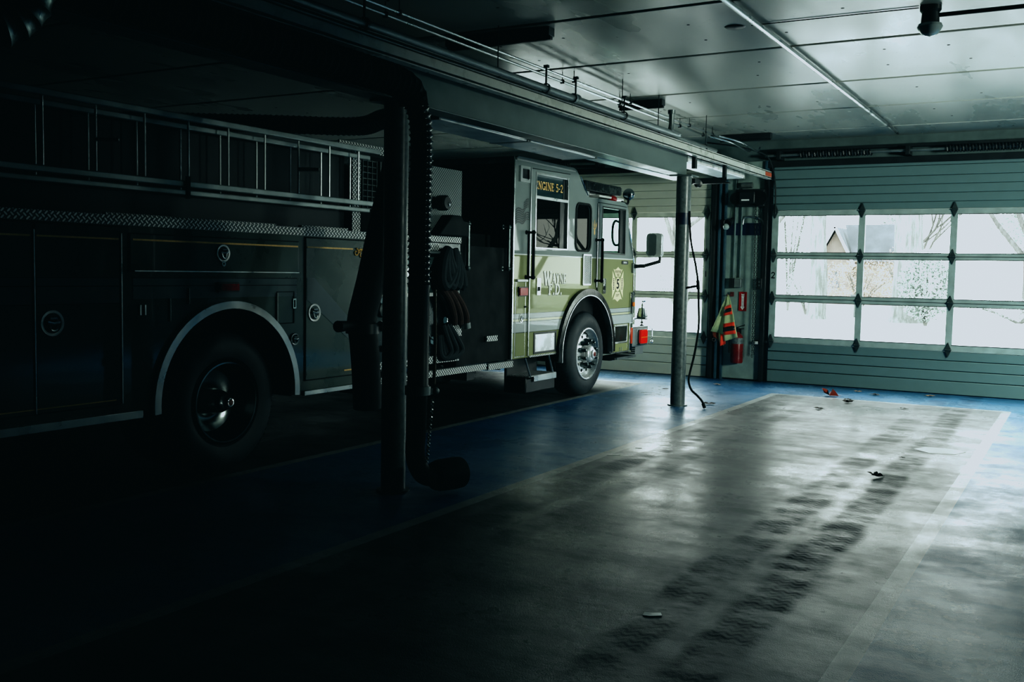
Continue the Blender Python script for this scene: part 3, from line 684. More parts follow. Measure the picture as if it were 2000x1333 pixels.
# handles
def grab(y, z0, z1, x=TX, m=black, off=.075, name='grab_rail', foot=.025):
    h = M().tube([(x+off,y,z0-.02),(x+off,y,z1+.02)], .019, 12).build(name, m, tk)
    f = M()
    for zz in (z0, z1): f.cyl((x,y-.04,zz),(x+off,y,zz),.014,n=8); f.lathe((x,y-.04,zz),(1,0,0),[(.001,.012),(foot,.01),(foot,0)],12); f.sphere((x+off,y,zz),.028,10)
    f.build('standoff', m, h)
grab(10.0,1.53,2.04); grab(11.86,1.49,2.02)
for y in (8.72,9.55): grab(y,1.62,2.08,TX-.05,mat('grab_steel',(.12,.15,.15),.3,.8),.06)
def paddle(y, z): 
    p = M().plate('x', rrect(y-.045,y+.045,z-.1,z+.1,.012), [], TX+.012, TX+.026).build('door_latch', chrome, tk, bevel=.004)
    M().plate('x', rect(y-.028,y+.028,z-.05,z+.0), [], TX+.024, TX+.032).build('paddle', black, p, bevel=.003)
paddle(10.24,1.42); paddle(12.06,1.42)
M().plate('x', rrect(12.62,12.83,1.715,1.765,.024), [], TX+.012, TX+.024).build('nameplate', blackp, tk, bevel=.003)
M().plate('x', [(12.665,1.73),(12.78,1.73),(12.78,1.752),(12.665,1.752)], [], TX+.024, TX+.026).build('nameplate_mark', steel, tk)
# lower framed panels
M().plate('x', rect(10.15,10.72,.63,.885), [rect(10.185,10.695,.655,.86)], TX+.002, TX+.022).build('panel_frame', blackp, tk, bevel=.003)
M().plate('x', rect(10.185,10.695,.655,.86), [], TX+.004, TX+.010).build('mirror_panel', mat('reflected_white',(.85,.88,.9),.3,.3), tk)  # white base colour stands in for the snow this panel reflects
M().plate('x', rect(12.42,12.875,.625,.885), [rect(12.45,12.85,.65,.86)], TX+.002, TX+.022).build('panel_frame', steel, tk, bevel=.003)
M().plate('x', rect(12.45,12.85,.65,.86), [], TX+.004, TX+.010).build('dark_panel', mat('smoked_panel',(.05,.06,.055),.15,.4), tk)
M().box(TX-.02,TX+.012,10.07,10.76,.598,.628).box(TX-.02,TX+.012,12.42,12.9,.55,.60).builds('sill_tread', treadx, tk)
# side corner lamps at the front
lens_lamp(12.96,13.05,1.02,1.33, chrome, mat('lamp_bezel_dark',(.1,.12,.12),.3,.6), TX); M().plate('x', rrect(12.985,13.045,1.13,1.19,.015), [], TX+.02, TX+.05).build('marker_light', orangelens, tk, bevel=.01)
M().box(TX,TX+.02,12.95,13.05,.50,.90).build('corner_post_trim', chrome, tk, bevel=.006)
M().box(TX+.005,TX+.03,12.98,13.04,.6,.83).build('corner_marker', mat('amber_red_lens',(.6,.08,.02),.2,coat=.8), tk, bevel=.006)
M().tube(smoothpts([(TX-.02,12.83,2.40),(TX+.01,12.93,2.05),(TX+.0,13.05,1.80),(TX,13.07,1.5),(TX,13.07,.9)],5), .014, 8).build('corner_drip_rail', chrome, tk)
# fenders
def fender(cy, cz, r0, r1, x0, x1, a0, a1, m, name, bevel=.008):
    M().plate('x', arc(cy,cz,r1,a0,a1,40)+arc(cy,cz,r0,a1,a0,40), [], x0, x1).build(name, m, tk, bevel=bevel, smooth=60)
fender(11.56,.56,.74,.83,TX-.02,TX+.055,-2,184,blackgl,'fender_flare',.02)
fender(11.56,.56,.735,.75,TX-.02,TX+.062,-2,186,steel,'fender_bead',.004)
# wheel well
def well(cy, cz, r, x0, x1):
    pts = arc(cy,cz,r,-5,185,24); v = [(x0,a,b) for a,b in pts]+[(x1,a,b) for a,b in pts]; k = len(pts)
    s = M().add(v, [(i,i+1,k+i+1,k+i) for i in range(k-1)]); s.plate('x', pts, [], x0-.02, x0); s.build('wheel_well', darkcav, tk)
well(11.56,.56,.78,-6.3,TX-.03); well(5.43,.60,.70,-6.5,TX-.03)
# wheels
def wheel(y, z, xo, front=True, wide=.36, name='front_wheel'):
    s = M(); R0 = .545
    prof = [(.33,-.02),(.345,0),(.36,.005),(.40,.012),(.46,.010),(.50,-.01),(.525,-.03),(.54,-.055),(.545,-.10),(.545,-.17),(.538,-.175),(.538,-.185),(.545,-.19),(.545,-wide+.10),(.54,-wide+.06),(.50,-wide+.01),(.34,-wide)]
    s.lathe((xo,y,z),(1,0,0),prof,64)
    for i in range(72):       # shoulder lugs
        a = 2*pi*i/72; c_, s_ = cos(a), sin(a); da = .016
        q = []
        for (rr, xx) in ((.536,-.035),(.549,-.07),(.549,-.14),(.540,-.14)):
            for dd in (-da, da): q.append((xo+xx, y+rr*cos(a+dd), z+rr*sin(a+dd)))
        s.add(q, [(0,1,3,2),(2,3,5,4),(4,5,7,6)])
    tyre = s.build(name, mat('tyre_rubber',(.028,.036,.04),.62,0,var=.35,nscale=9,bump=.1), tk, smooth=30)
    rim = M()
    if front:
        rim.lathe((xo,y,z),(1,0,0),[(.335,-.03),(.34,0),(.333,.012),(.322,.014),(.312,.005),(.305,-.03),(.29,-.06),(.275,-.10),(.262,-.11),(.255,-.06),(.24,-.045),(.20,-.04),(.15,-.035),(.14,-.03),(.12,.02),(.001,.025)],64)
        ro = rim.build('rim', mat('wheel_aluminium',(.82,.84,.84),.28,.6,var=.08), tyre, smooth=40)
        hb = M().lathe((xo+.0,y,z),(1,0,0),[(.125,-.03),(.115,.03),(.10,.06),(.075,.075),(.055,.08),(.055,.10),(.045,.105),(.001,.105)],40).build('hub', bpy.data.materials['wheel_aluminium'], tyre)
        M().lathe((xo,y,z),(1,0,0),[(.001,.110),(.03,.108),(.033,.10)],20).build('hub_badge', red, tyre)
        for i in range(10):
            a = 2*pi*(i+.5)/10; c_, s_ = cos(a)*.168, sin(a)*.168
            M().lathe((xo,y+c_,z+s_),(1,0,0),[(.03,-.04),(.03,-.01),(.024,.0),(.024,.05),(.017,.065),(.001,.068)],12).build('lug_nut', mat('lug_steel',(.10,.12,.12),.25,.9) if i == 0 else bpy.data.materials['lug_steel'], tyre)
        hh = M()
        for i in range(10):
            a = 2*pi*i/10; hh.lathe((xo-.045,y+.225*cos(a),z+.225*sin(a)),(1,0,0),[(.001,.006),(.02,.006),(.022,.0)],12)
        hh.build('hand_hole', black, tyre)
        tx = M()
        for txt, a0 in (('TUBELESS',35),('RADIAL',215)):
            for i, ch_ in enumerate(txt):
                a = R(a0+55-i*11); text_mesh(tx, ch_, .055, (y+.43*cos(a), z+.43*sin(a)), 'x', xo+.0135, 1, a-pi/2)
        tx.build('sidewall_lettering', mat('sidewall_text',(.03,.035,.036),.5), tyre)
    else:
        rim.lathe((xo,y,z),(1,0,0),[(.30,-.04),(.312,-.01),(.31,.012),(.298,.012),(.288,-.02),(.27,-.10),(.24,-.17),(.18,-.20),(.13,-.20),(.11,-.17),(.085,-.05),(.07,-.02),(.04,-.0),(.001,.0)],64)
        rim.build('rim', mat('dim_polished',(.16,.18,.18),.18,1), tyre, smooth=40)
        M().lathe((xo,y,z),(1,0,0),[(.06,-.02),(.05,.03),(.034,.05),(.03,.052),(.001,.052)],24).build('hub', chrome, tyre)
        M().lathe((xo,y,z),(1,0,0),[(.001,.056),(.022,.054),(.024,.05)],16).build('hub_badge', mat('rust_cap',(.15,.05,.03),.4), tyre)
    return tyre
wheel(11.60,.548,-5.585)
wheel(5.46,.555,-5.68,False,.3,'rear_wheel')
wheel(5.46,.555,-6.02,False,.3,'inner_rear_wheel')
wheel(11.60,.548,-7.75,True,.36,'far_front_wheel')
wheel(5.46,.555,-7.7,False,.3,'far_rear_wheel')
# chassis underneath
c = M(); c.box(-6.35,-6.25,2.9,12.9,.55,.75); c.box(-7.45,-7.35,2.9,12.9,.55,.75); c.cyl((-5.95,11.6,.55),(-7.75,11.6,.55),.06); c.cyl((-6.3,5.46,.55),(-7.4,5.46,.55),.08); c.lathe((-6.85,5.46,.55),(0,1,0),[(.001,-.2),(.2,-.12),(.2,.12),(.001,.2)],20)
c.box(-6.1,-5.75,7.3,8.0,.42,.58); c.box(-5.72,-5.66,7.86,7.89,.44,.56); c.box(-6.0,-5.7,8.9,9.05,.42,.56); c.cyl((-6.0,9.2,.5),(-5.8,9.2,.5),.05); c.cyl((-5.85,9.5,.52),(-5.65,9.5,.52),.03)
c.box(-8.0,-6.0,7.1,9.6,.58,.7)
c.build('chassis', blackp, tk)
# cab steps
s = M(); s.box(TX-.32,TX-.03,10.05,10.80,.17,.34); s.box(TX-.32,TX-.28,10.05,10.8,.3,.6); s.box(TX-.3,TX-.02,10.05,10.08,.17,.36)
st = s.build('rear_step', blackp, tk, bevel=.02)
M().box(TX-.02,TX-.005,10.22,10.79,.30,.37).build('step_edge', steel, st, bevel=.003)
M().box(TX-.3,TX-.01,10.1,10.79,.36,.374).build('step_tread', treadz, st)
M().tube([(TX-.01,10.0,.6),(TX-.01,10.14,.36)],.012,8).tube([(TX-.01,10.58,.6),(TX-.01,10.70,.38)],.012,8).builds('step_strut', steel, st)
s = M(); s.box(TX-.25,TX+.03,12.28,12.95,.50,.515); s.box(TX-.25,TX+.07,12.35,13.05,.415,.44); s.box(TX-.25,TX,12.35,12.9,.40,.42)
st = s.build('front_step', blackp, tk, bevel=.004)
M().box(TX+.068,TX+.078,12.4,13.04,.412,.442).box(TX+.03,TX+.036,12.3,12.95,.5,.515).build('step_edge', mat('step_edge_metal',(.3,.33,.33),.3,.8), st)
b = M()
for y in (12.3,12.62): b.box(TX-.01,TX+.02,y,y+.015,.505,.57); b.box(TX-.01,TX+.02,y+.06,y+.075,.505,.57); b.box(TX-.01,TX+.02,y,y+.075,.50,.515)
b.builds('step_bracket', steel, st)
# bumper
b = M().box(-8.05,-5.64,13.10,13.78,.54,.82).build('front_bumper', treadxf, tk, bevel=.015)
M().box(-8.0,-5.62,13.12,13.80,.815,.83).build('bumper_deck', steel, b, bevel=.004)
M().box(-8.0,-5.8,13.0,13.55,.44,.54).build('bumper_bracket', blackp, b)
M().box(-7.9,-5.70,13.44,13.74,.41,.54).build('bumper_skirt', treadxf, b)
M().plate('x', rrect(13.33,13.70,.555,.785,.03), [rrect(13.43,13.68,.565,.775,.025)], -5.64, -5.622).build('lamp_bezel', chrome, b, bevel=.004)
M().plate('x', rrect(13.435,13.675,.575,.775,.03), [], -5.64, -5.605).build('bumper_lamp', redlens, b, bevel=.012)
M().plate('x', rect(13.44,13.67,.66,.672), [], -5.606, -5.602).build('lens_bar', orangelens, b)
M().tube([(-5.63,13.80,.82),(-5.6,13.83,.78),(-5.6,13.83,.62)],.009,8).sphere((-5.6,13.83,.585),.024,12).build('marker_rod', chrome, b)
# bell
bellm = mat('bell_chrome', (.42,.45,.45), .14, 1, var=.1)
bx, byy = -5.68, 13.62
be = M().lathe((bx,byy,.955),(0,0,1),[(.16,-.005),(.165,0),(.15,.015),(.125,.02),(.108,.035),(.095,.09),(.075,.16),(.065,.20),(.03,.215),(.001,.216)],40).build('bell', bellm, tk, smooth=50)
M().lathe((bx,byy,1.17),(0,0,1),[(.02,0),(.014,.02),(.022,.035),(.014,.05),(.012,.09),(.001,.095)],14).build('bell_post', bellm, be)
w_ = M()
for sgn in (-1, 1): w_.add([(bx,byy,1.27),(bx+.03,byy+sgn*.03,1.295),(bx+.05,byy+sgn*.075,1.275),(bx+.02,byy+sgn*.035,1.26),(bx,byy,1.255)], [(0,1,2,3,4)])
w_.sphere((bx,byy,1.275),.016,8).build('eagle_finial', bellm, be)
M().lathe((bx,byy,.90),(1,.3,0),[(.052,-.006),(.065,-.006),(.065,.006),(.052,.006)],28,True).build('bell_cradle', bellm, be)
M().lathe((bx,byy,.94),(0,0,-1),[(.012,0),(.012,.03),(.03,.05),(.02,.07),(.001,.075)],14).build('clapper', blackp, be)
M().lathe((bx,byy,.83),(0,0,1),[(.07,0),(.05,.012),(.02,.02),(.015,.03)],20).build('bell_base', bellm, be)
w = M().tube(smoothpts([(bx-.08,byy-.18,.945),(bx-.03,byy-.12,.97),(bx,byy,.965),(bx+.03,byy+.12,.97),(bx+.08,byy+.18,.94)],4),.012,8); w.build('bell_skirt_rim', bellm, be)
cc = Vector((bx,byy,.83))-LOCS[tk.name]
for ob in [be]+list(be.children):
    for v_ in ob.data.vertices: v_.co = cc+(v_.co-cc)*.80
# door mirror
mr = M().plate('y', rrect(-5.455,-5.225,1.83,2.165,.05), [], 13.16, 13.25).build('door_mirror', mat('mirror_shell',(.7,.74,.74),.3,.5), tk, bevel=.025)
M().plate('y', rrect(-5.445,-5.30,1.85,2.15,.035), [], 13.150, 13.158).build('mirror_glass', mat('mirror_dark',(.25,.30,.29),.12,.5), mr)
M().obox((TX-.03,13.04,1.69),(-5.44,13.1,1.70),.06,.055).obox((-5.46,13.1,1.70),(-5.25,13.2,1.77),.05,.05).cyl((-5.26,13.2,1.76),(-5.26,13.2,1.85),.02).build('mirror_arm', blackp, mr, bevel=.006)
M().box(TX-.03,TX+.03,13.0,13.08,1.60,1.74).build('arm_bracket', dullsteel, mr, bevel=.008)
# round convex mirror on roof corner
sm = M().lathe((-5.7,13.06,2.705),(.25,-1,0),[(.001,.045),(.04,.04),(.07,.02),(.083,0),(.07,-.03),(.03,-.05),(.001,-.055)],28).build('convex_mirror', mat('dark_chrome',(.3,.34,.35),.08,1), tk)
M().tube(smoothpts([(-5.7,13.06,2.65),(-5.68,13.0,2.58),(-5.66,12.9,2.56),(-5.66,12.75,2.58)],4),.016,8).build('mirror_stalk', black, sm)
# light bar on lower roof
lb = M().box(-6.0,-5.72,11.72,12.84,2.66,2.79).build('light_bar', blackp, tk, bevel=.01)
g = M()
for i in range(26):
    y = 11.74+i*.043; g.box(-5.72,-5.71,y,y+.022,2.675,2.775)
g.build('light_louvre', mat('louvre',(.12,.14,.14),.25,.5), lb)
M().box(-5.98,-5.70,12.1,12.9,2.60,2.63).box(-5.95,-5.75,11.8,11.9,2.56,2.66).box(-5.95,-5.75,12.6,12.7,2.56,2.66).build('light_bar_base', white, lb, bevel=.005)
M().sphere((-5.72,12.55,2.60),.07,16,.8).build('beacon', reddark, lb)
M().add([(TX+.004,11.30,2.80),(TX+.004,11.335,2.80),(TX+.004,11.555,2.575),(TX+.004,11.52,2.575)],[(0,1,2,3)]).build('roof_marker_strip', mat('blue_strip',(.02,.06,.10),.2,coat=1), tk)
M().box(TX,TX+.012,9.70,11.16,2.835,2.85).build('roof_drip_rail', steel, tk)

# rear body
bside = [(2.75,.60),(2.75,1.87),(7.12,1.87),(7.12,.57),(6.165,.57)]+arc(5.43,.60,.735,-2,182,30)+[(4.62,.60)]
M().plate('x', bside, [], TX-.04, TX-.008).build('body_side', bodypaint, tk)
M().box(TL,TL+.04,2.75,7.12,.6,1.87).build('body_side', bodypaint, tk)
M().box(TL,TX-.01,2.72,2.76,.6,1.9).build('body_rear', bodypaint, tk)
M().box(TL,TX-.0,2.75,7.15,1.865,1.885).build('body_top', treadz, tk)
M().box(TL+.05,-6.55,2.8,7.1,.7,1.86).box(-6.5,TX-.05,2.8,4.6,.65,1.86).box(-6.5,TX-.05,6.3,7.1,.62,1.86).box(-6.5,TX-.05,4.6,6.3,1.36,1.86).build('body_core', darkcav, tk)
M().box(TX-.01,TX+.012,2.75,7.13,1.855,1.92).build('tread_trim', treadx, tk)
M().box(TX-.3,TX-.25,2.75,7.1,1.90,1.935).box(TX-.12,TX-.08,6.3,6.9,1.90,1.945).box(TX-.12,TX-.08,4.4,6.0,1.90,1.94).builds('walkway_tread', treadx, tk)
for (a, b, z0, z1) in ((2.85,3.80,.66,1.84),(3.825,4.435,.66,1.84),(4.52,6.17,1.555,1.80),(6.26,7.06,.66,1.84)):
    M().plate('x', rect(a-.008,b+.008,z0-.008,z1+.008), [], TX-.008, TX-.003).build('door_gasket', black, tk)
    M().plate('x', rect(a,b,z0,z1), [], TX-.006, TX+.006).build('compartment_door', bodypaint, tk, bevel=.003)
tr = M()
for y in (3.812,4.447): tr.box(TX-.005,TX+.014,y-.004,y+.004,.66,1.80)
tr.box(TX,TX+.014,4.55,6.17,1.548,1.556); tr.builds('edge_trim', steel, tk)
gd = M()
gd.box(TX+.006,TX+.009,2.85,3.79,1.756,1.768); gd.box(TX+.006,TX+.009,3.83,4.43,1.756,1.768); gd.box(TX+.006,TX+.009,4.54,6.16,1.757,1.770); gd.box(TX+.006,TX+.009,6.27,6.86,1.757,1.770)
gd.box(TX+.006,TX+.009,2.85,4.40,.685,.692); gd.box(TX+.006,TX+.009,6.75,7.0,.70,.712)
def curl(cy, cz, r, a0, turns, w):
    pts = []
    for i in range(20):
        f = i/19; a = R(a0)+f*turns*2*pi; rr = r*(1-.8*f); pts.append((TX+.010, cy+rr*cos(a), cz+rr*sin(a)))
    gd.tube(pts, [w*(1-.4*i/19) for i in range(20)], 6)
curl(6.90,1.735,.035,90,-1.2,.008); curl(6.97,1.72,.05,150,-1.1,.009); curl(7.03,1.66,.035,60,-1.2,.008); curl(6.95,1.745,.022,0,1.1,.006); curl(7.045,1.60,.025,120,1.2,.006)
gd.builds('gold_scroll', gold, tk)
# reflective band stepping down toward the pump
bn = M(); X0, X1 = TX+.0065, TX+.0085
bn.plate('x', [(2.86,1.33),(2.86,1.51),(3.79,1.51),(3.79,1.33)], [], X0, X1); bn.plate('x', rect(3.83,4.43,1.33,1.51), [], X0, X1)
bn.plate('x', [(6.27,1.33),(6.27,1.51),(6.36,1.51),(7.05,.98),(7.05,.82)], [], X0, X1)
bn.plate('x', [(4.55,1.36),(4.55,1.51),(6.16,1.51),(6.16,1.36)], [], TX-.007, TX-.005)
bn.builds('reflective_band', bandpaint, tk)
ln = M()
for zz in (1.335,1.45,1.505):
    ln.box(X1,X1+.001,2.86,3.79,zz-.003,zz+.003).box(X1,X1+.001,3.83,4.43,zz-.003,zz+.003)
for zz in (1.45,1.505): ln.box(TX-.005,TX-.004,4.55,6.16,zz-.003,zz+.003)
ln.builds('pin_line', black, tk)
ring_latch(5.35,1.69,.068); M().lathe((TX,5.352,1.612),(1,0,0),[(.008,.014),(.02,.014),(.022,0)],14).build('key_lock', chrome, tk)
ring_latch(6.36,1.22,.078); ring_latch(3.93,1.22,.085,inner=blackgl); ring_latch(6.135,1.01,.05,TX-.008)
lens_lamp(5.30,5.51,1.40,1.475, blackp, reddark, TX-.008)
def flap(y0, y1, z0, z1):
    M().plate('x', rect(y0,y1,z0,z1), [rect(y0+.006,y1-.006,z0+.006,z1-.006)], TX-.008, TX-.002).build('flap_seam', black, tk)
flap(5.93,6.13,1.14,1.40)
M().cyl((TX,5.93,1.16),(TX,5.93,1.39),.008,n=8).cyl((TX,4.86,1.2),(TX,4.86,1.36),.007,n=8).cyl((TX,5.03,1.32),(TX,5.03,1.43),.006,n=8).builds('flap_hinge', dullsteel, tk)
M().box(TX-.008,TX+.004,4.60,4.612,1.25,1.32).box(TX-.008,TX+.004,4.64,4.652,1.25,1.32).builds('slot_pull', steel, tk)
M().plate('x', rect(6.115,6.15,1.26,1.34), [rect(6.123,6.142,1.27,1.33)], TX-.008, TX+.0).build('flap_latch', chrome, tk)
fender(5.43,.60,.675,.735,TX-.02,TX+.03,-4,184,steel,'fender_trim',.012)
M().box(TX-.01,TX+.03,6.22,7.12,.535,.575).box(TX-.01,TX+.03,2.8,4.6,.545,.60).builds('rub_rail', steel, tk, .004)
# upper hosebed side
M().box(-6.05,-5.98,2.8,7.2,1.88,2.62).build('hosebed_wall', blackp, tk)
M().box(TL+.1,TL+.15,2.8,7.2,1.88,2.62).build('hosebed_wall', blackp, tk)
M().box(-5.93,-5.915,7.24,7.36,1.9,2.72).build('tread_column', treadx, tk)
M().box(-5.97,-5.955,7.1,8.05,2.68,2.76).build('tread_rail', treadx, tk)
gr = M()
for k in range(9): gr.box(-5.985,-5.96,7.44,7.66,2.16+k*.056,2.168+k*.056)
for y in (7.44,7.51,7.58,7.65): gr.box(-5.985,-5.955,y,y+.008,2.16,2.62)
gr.build('folding_step_grid', dullsteel, tk)
M().box(-5.99,-5.975,7.42,8.0,1.92,2.66).build('step_backing', darkcav, tk)
M().box(-5.98,-5.95,7.70,7.72,2.05,2.62).box(-5.98,-5.95,7.78,7.80,2.05,2.62).builds('grab_rod', dullsteel, tk)
# pump module
M().plate('x', rect(7.98,8.605,1.93,2.605), [], TX-.03, TX-.004).build('pump_upper_panel', tread('tread_panel','x',.024,(.34,.38,.38),(.05,.07,.07)), tk)
M().box(TX-.6,TX-.03,8.0,8.58,1.86,2.55).box(TX-.6,TX-.03,7.18,8.58,.7,1.86).builds('pump_core', darkcav, tk)
M().box(TX-.03,TX-.01,7.18,8.6,.68,1.86).build('pump_panel', mat('pump_panel_black',(.02,.03,.032),.25,.5), tk)
M().box(TX-.01,TX+.01,7.20,8.59,1.87,1.93).build('pump_trim', treadx, tk)
M().box(TX-.01,TX+.004,7.20,8.20,1.785,1.85).build('pump_trim', treadx, tk)
M().tube([(TX+.03,7.2,1.765),(TX+.03,8.48,1.765)],.016,10).cyl((TX+.03,8.46,1.765),(TX+.03,8.52,1.765),.022,n=12).build('pump_handrail', dullsteel, tk)
M().plate('x', [(7.6,1.72),(8.22,1.72),(8.22,1.66),(7.6,1.60)], [], TX-.01,TX+.002).build('gauge_plate', mat('grey_plate',(.14,.2,.2),.3,.5), tk)
M().plate('x', [(7.6,1.52),(8.22,1.52),(8.22,1.655),(7.6,1.595)], [], TX-.01,TX+.001).build('instruction_plate', mat('bright_plate',(.8,.84,.84),.12,1), tk)
M().box(TX-.01,TX+.015,7.16,8.15,1.335,1.37).box(TX-.01,TX+.015,7.16,7.6,1.475,1.5).builds('plate_moulding', white, tk)
M().plate('x', rect(7.3,8.2,1.375,1.47), [], TX-.01,TX-.002).build('gauge_plate', mat('teal_plate',(.08,.13,.13),.3,.4), tk)
ga = M()
for (y, z, r_) in ((8.31,1.09,.045),(8.09,.90,.045),(7.32,1.06,.04),(7.30,1.3,.055),(7.42,1.4,.05)):
    gg = M().lathe((TX-.01,y,z),(1,0,0),[(r_*.8,.025),(r_,.03),(r_,0)],24).build('pressure_gauge', chrome, tk)
    M().lathe((TX-.01,y,z),(1,0,0),[(.001,.022),(r_*.85,.022)],20).build('dial', mat('dial_blue',(.12,.22,.26),.3), gg)
for (y, z, r_) in ((7.32,.86,.032),(7.38,.41,.035),(7.3,1.22,.07)): M().lathe((TX-.01,y,z),(1,0,0),[(r_*.3,.03),(r_*.6,.05),(r_*.8,.04),(r_,.03),(r_,0)],8).build('valve_cap', dullsteel, tk)
M().tube(smoothpts([(TX+.01,8.30,1.04),(TX+.02,8.24,.93),(TX+.02,8.15,.90),(TX+.02,8.05,.93),(TX+.01,7.98,1.02)],4),.006,6).build('cap_chain', steel, tk)
M().box(TX-.35,TX+.0,7.18,8.6,.665,.68).build('running_board', treadz, tk)
M().box(TX-.01,TX+.01,7.18,8.45,.675,.74).box(TX-.01,TX+.008,8.42,8.62,.92,1.12).builds('kick_plate', treadx, tk)
M().box(TX-.03,TX+.03,7.18,9.09,.535,.60).box(TX-.03,TX+.03,9.13,9.66,.52,.59).builds('running_board_edge', treadx, tk)
M().box(TX-.02,TX+.0,9.14,9.36,.83,.89).build('reflector_tread', treadx, tk)
M().box(TX-.02,TX+.01,8.42,8.50,1.20,1.27).build('small_tread', treadx, tk)
M().box(TX-.3,TX-.04,8.6,9.66,.6,1.85).box(TX-.55,TX-.3,8.6,9.66,.6,2.0).build('dark_gap_fill', darkcav, tk)  # near-black boxes put the shade of the gap behind the cab into colour
M().lathe((TX-.01,8.14,2.25),(1,0,0),[(.001,.0),(.06,.02),(.075,.05),(.075,.13),(.06,.15),(.001,.152)],20).build('work_lamp', blackp, tk)
M().sphere((TX+.135,8.16,2.235),.022,10).build('lamp_glint', chrome, tk)
M().plate('x', [(8.02,1.93),(8.25,2.14),(8.42,2.14),(8.47,2.09),(8.57,2.08),(8.57,1.93)], [], TX-.02, TX+.12).build('nozzle_cover', black, tk, bevel=.015)
M().box(TX,TX+.03,8.545,8.6,2.04,2.07).box(TX,TX+.03,8.56,8.6,1.95,1.975).build('cover_latch', dullsteel, tk)

# ladder hanging on the body (thing of its own)
def ladder(x, label, rungs, zt, zb, h):
    l = thing('ground_ladder', label, 'ladder', (x,5,zb), 'ladders stowed on the truck side')
    for zz in (zt, zb): M().box(x-.03,x+.012,2.9,7.42,zz,zz+h).build('side_rail', mat('ladder_rail',(.42,.48,.48),.4,.4) if 'ladder_rail' not in bpy.data.materials else bpy.data.materials['ladder_rail'], l, bevel=.008)
    for y in rungs: M().cyl((x-.01,y,zb+h),(x-.01,y,zt),.0085,n=8).build('rung', mat('rung_metal',(.7,.75,.75),.4,.6) if 'rung_metal' not in bpy.data.materials else bpy.data.materials['rung_metal'], l)
    return l
rg = [3.21,3.6,3.99,4.38,4.775,5.165,5.555,5.945,6.335,6.725,7.12]
ladder(-5.74,'outer aluminium ladder stowed on edge on the truck side', rg, 2.645, 2.165, .045)
ladder(-5.86,'inner ladder nested behind the outer one, slightly lower', [y+.03 for y in rg], 2.60, 2.115, .04)
M().box(-5.72,-5.70,5.11,5.14,2.08,2.24).build('ladder_strap', black, tk)
M().tube([(-5.75,4.38,2.42),(-5.62,4.46,2.42)],.012,8).tube([(-5.75,6.33,2.41),(-5.6,6.42,2.41)],.016,8).builds('ladder_hook', steel, tk)

# hoses hanging at the pump panel
def hang(name, label, paths, m, r, loc, group=None, cpl=None):
    h = thing(name, label, 'hose', loc, group)
    for p in paths: M().tube(smoothpts(p, 6), r, 10).build('hose_length', m, h)
    if cpl:
        for c0, c1 in cpl: M().cyl(c0, c1, r*1.25, n=12).build('coupling', dullsteel, h)
    return h
X = TX+.06
hang('hose_bundle','folded black hose bundle slung over the pump handrail',
     [[(X,8.27,1.80),(X+.03,8.15+.04*k,1.68),(X+.05-.01*k,8.10+.11*k,1.50),(X+.05,8.18+.10*k,1.44),(X+.03,8.34+.04*k,1.60),(X,8.37,1.80)] for k in range(4)], hosedark, .05, (TX+.06,8.2,1.4), 'hoses hanging on the pump panel')
hang('hose_bundle','brown jacketed hose lengths hanging below the black bundle',
     [[(X,8.12+.08*k,1.45),(X+.03,8.26+.09*k,1.3),(X+.02,8.36+.11*k,1.15),(X,8.40+.11*k,1.05)] for k in range(3)], hosecloth, .036, (TX+.06,8.4,1.0), 'hoses hanging on the pump panel',
     [((X,8.62,1.06),(X,8.635,1.0))])
hang('hose_bundle','dark blue hose loops resting on the running board',
     [[(X-.02,8.22+.05*k,1.05),(X,8.28+.09*k,.9),(X,8.34+.1*k,.78),(X-.01,8.26+.07*k,.715),(X-.03,8.2+.05*k,.76),(X-.04,8.18+.04*k,.95)] for k in range(3)], hosedark, .034, (TX+.05,8.35,.68), 'hoses hanging on the pump panel')

# ------------------------------------------------------------------ things on the pier between the doors
Yp = YB-.03
op = thing('door_operator', 'black door motor with drive wheels high on the wall between doors', 'motor', (-4.45,Yp-.1,2.62))
M().box(-4.66,-4.24,Yp-.12,Yp,2.62,2.88).box(-4.60,-4.36,Yp-.2,Yp-.1,2.66,2.84).build('gearbox', blackp, op, bevel=.015)
M().lathe((-4.66,Yp-.13,2.74),(0,-1,0),[(.001,.03),(.09,.03),(.09,0)],20).lathe((-4.3,Yp-.13,2.74),(0,-1,0),[(.001,.04),(.11,.04),(.11,0)],20).builds('pulley', black, op)
M().cyl((-4.6,Yp-.06,2.94),(-4.44,Yp-.06,2.94),.045,n=16).build('motor', dullsteel, op)
M().box(-4.56,-4.44,Yp-.205,Yp-.2,2.70,2.725).build('rating_plate', white, op)
tag(M().box(-4.85,-4.26,Yp-.02,Yp-.002,2.20,2.38).build('navy_board', bluepaint, bevel=.003), 'dark navy horizontal board across the wall between the doors', 'board')
fl = thing('flood_lamp', 'small dark floodlight with glass globe at the left end of the navy board', 'lamp', (-4.78,Yp-.1,2.3))
M().lathe((-4.74,Yp-.05,2.42),(-.3,-1,-.5),[(.001,0),(.03,0),(.05,.06),(.07,.12),(.06,.125)],18).build('shade', blackp, fl)
M().sphere((-4.79,Yp-.17,2.32),.05,14).build('globe', mat('globe_glass',(.35,.42,.4),.2,coat=1), fl)
M().cyl((-4.74,Yp,2.45),(-4.74,Yp-.08,2.43),.02).tube([(-4.72,Yp-.04,2.45),(-4.70,Yp-.03,2.8),(-4.66,Yp-.02,3.2)],.005,5).build('arm', blackp, fl)
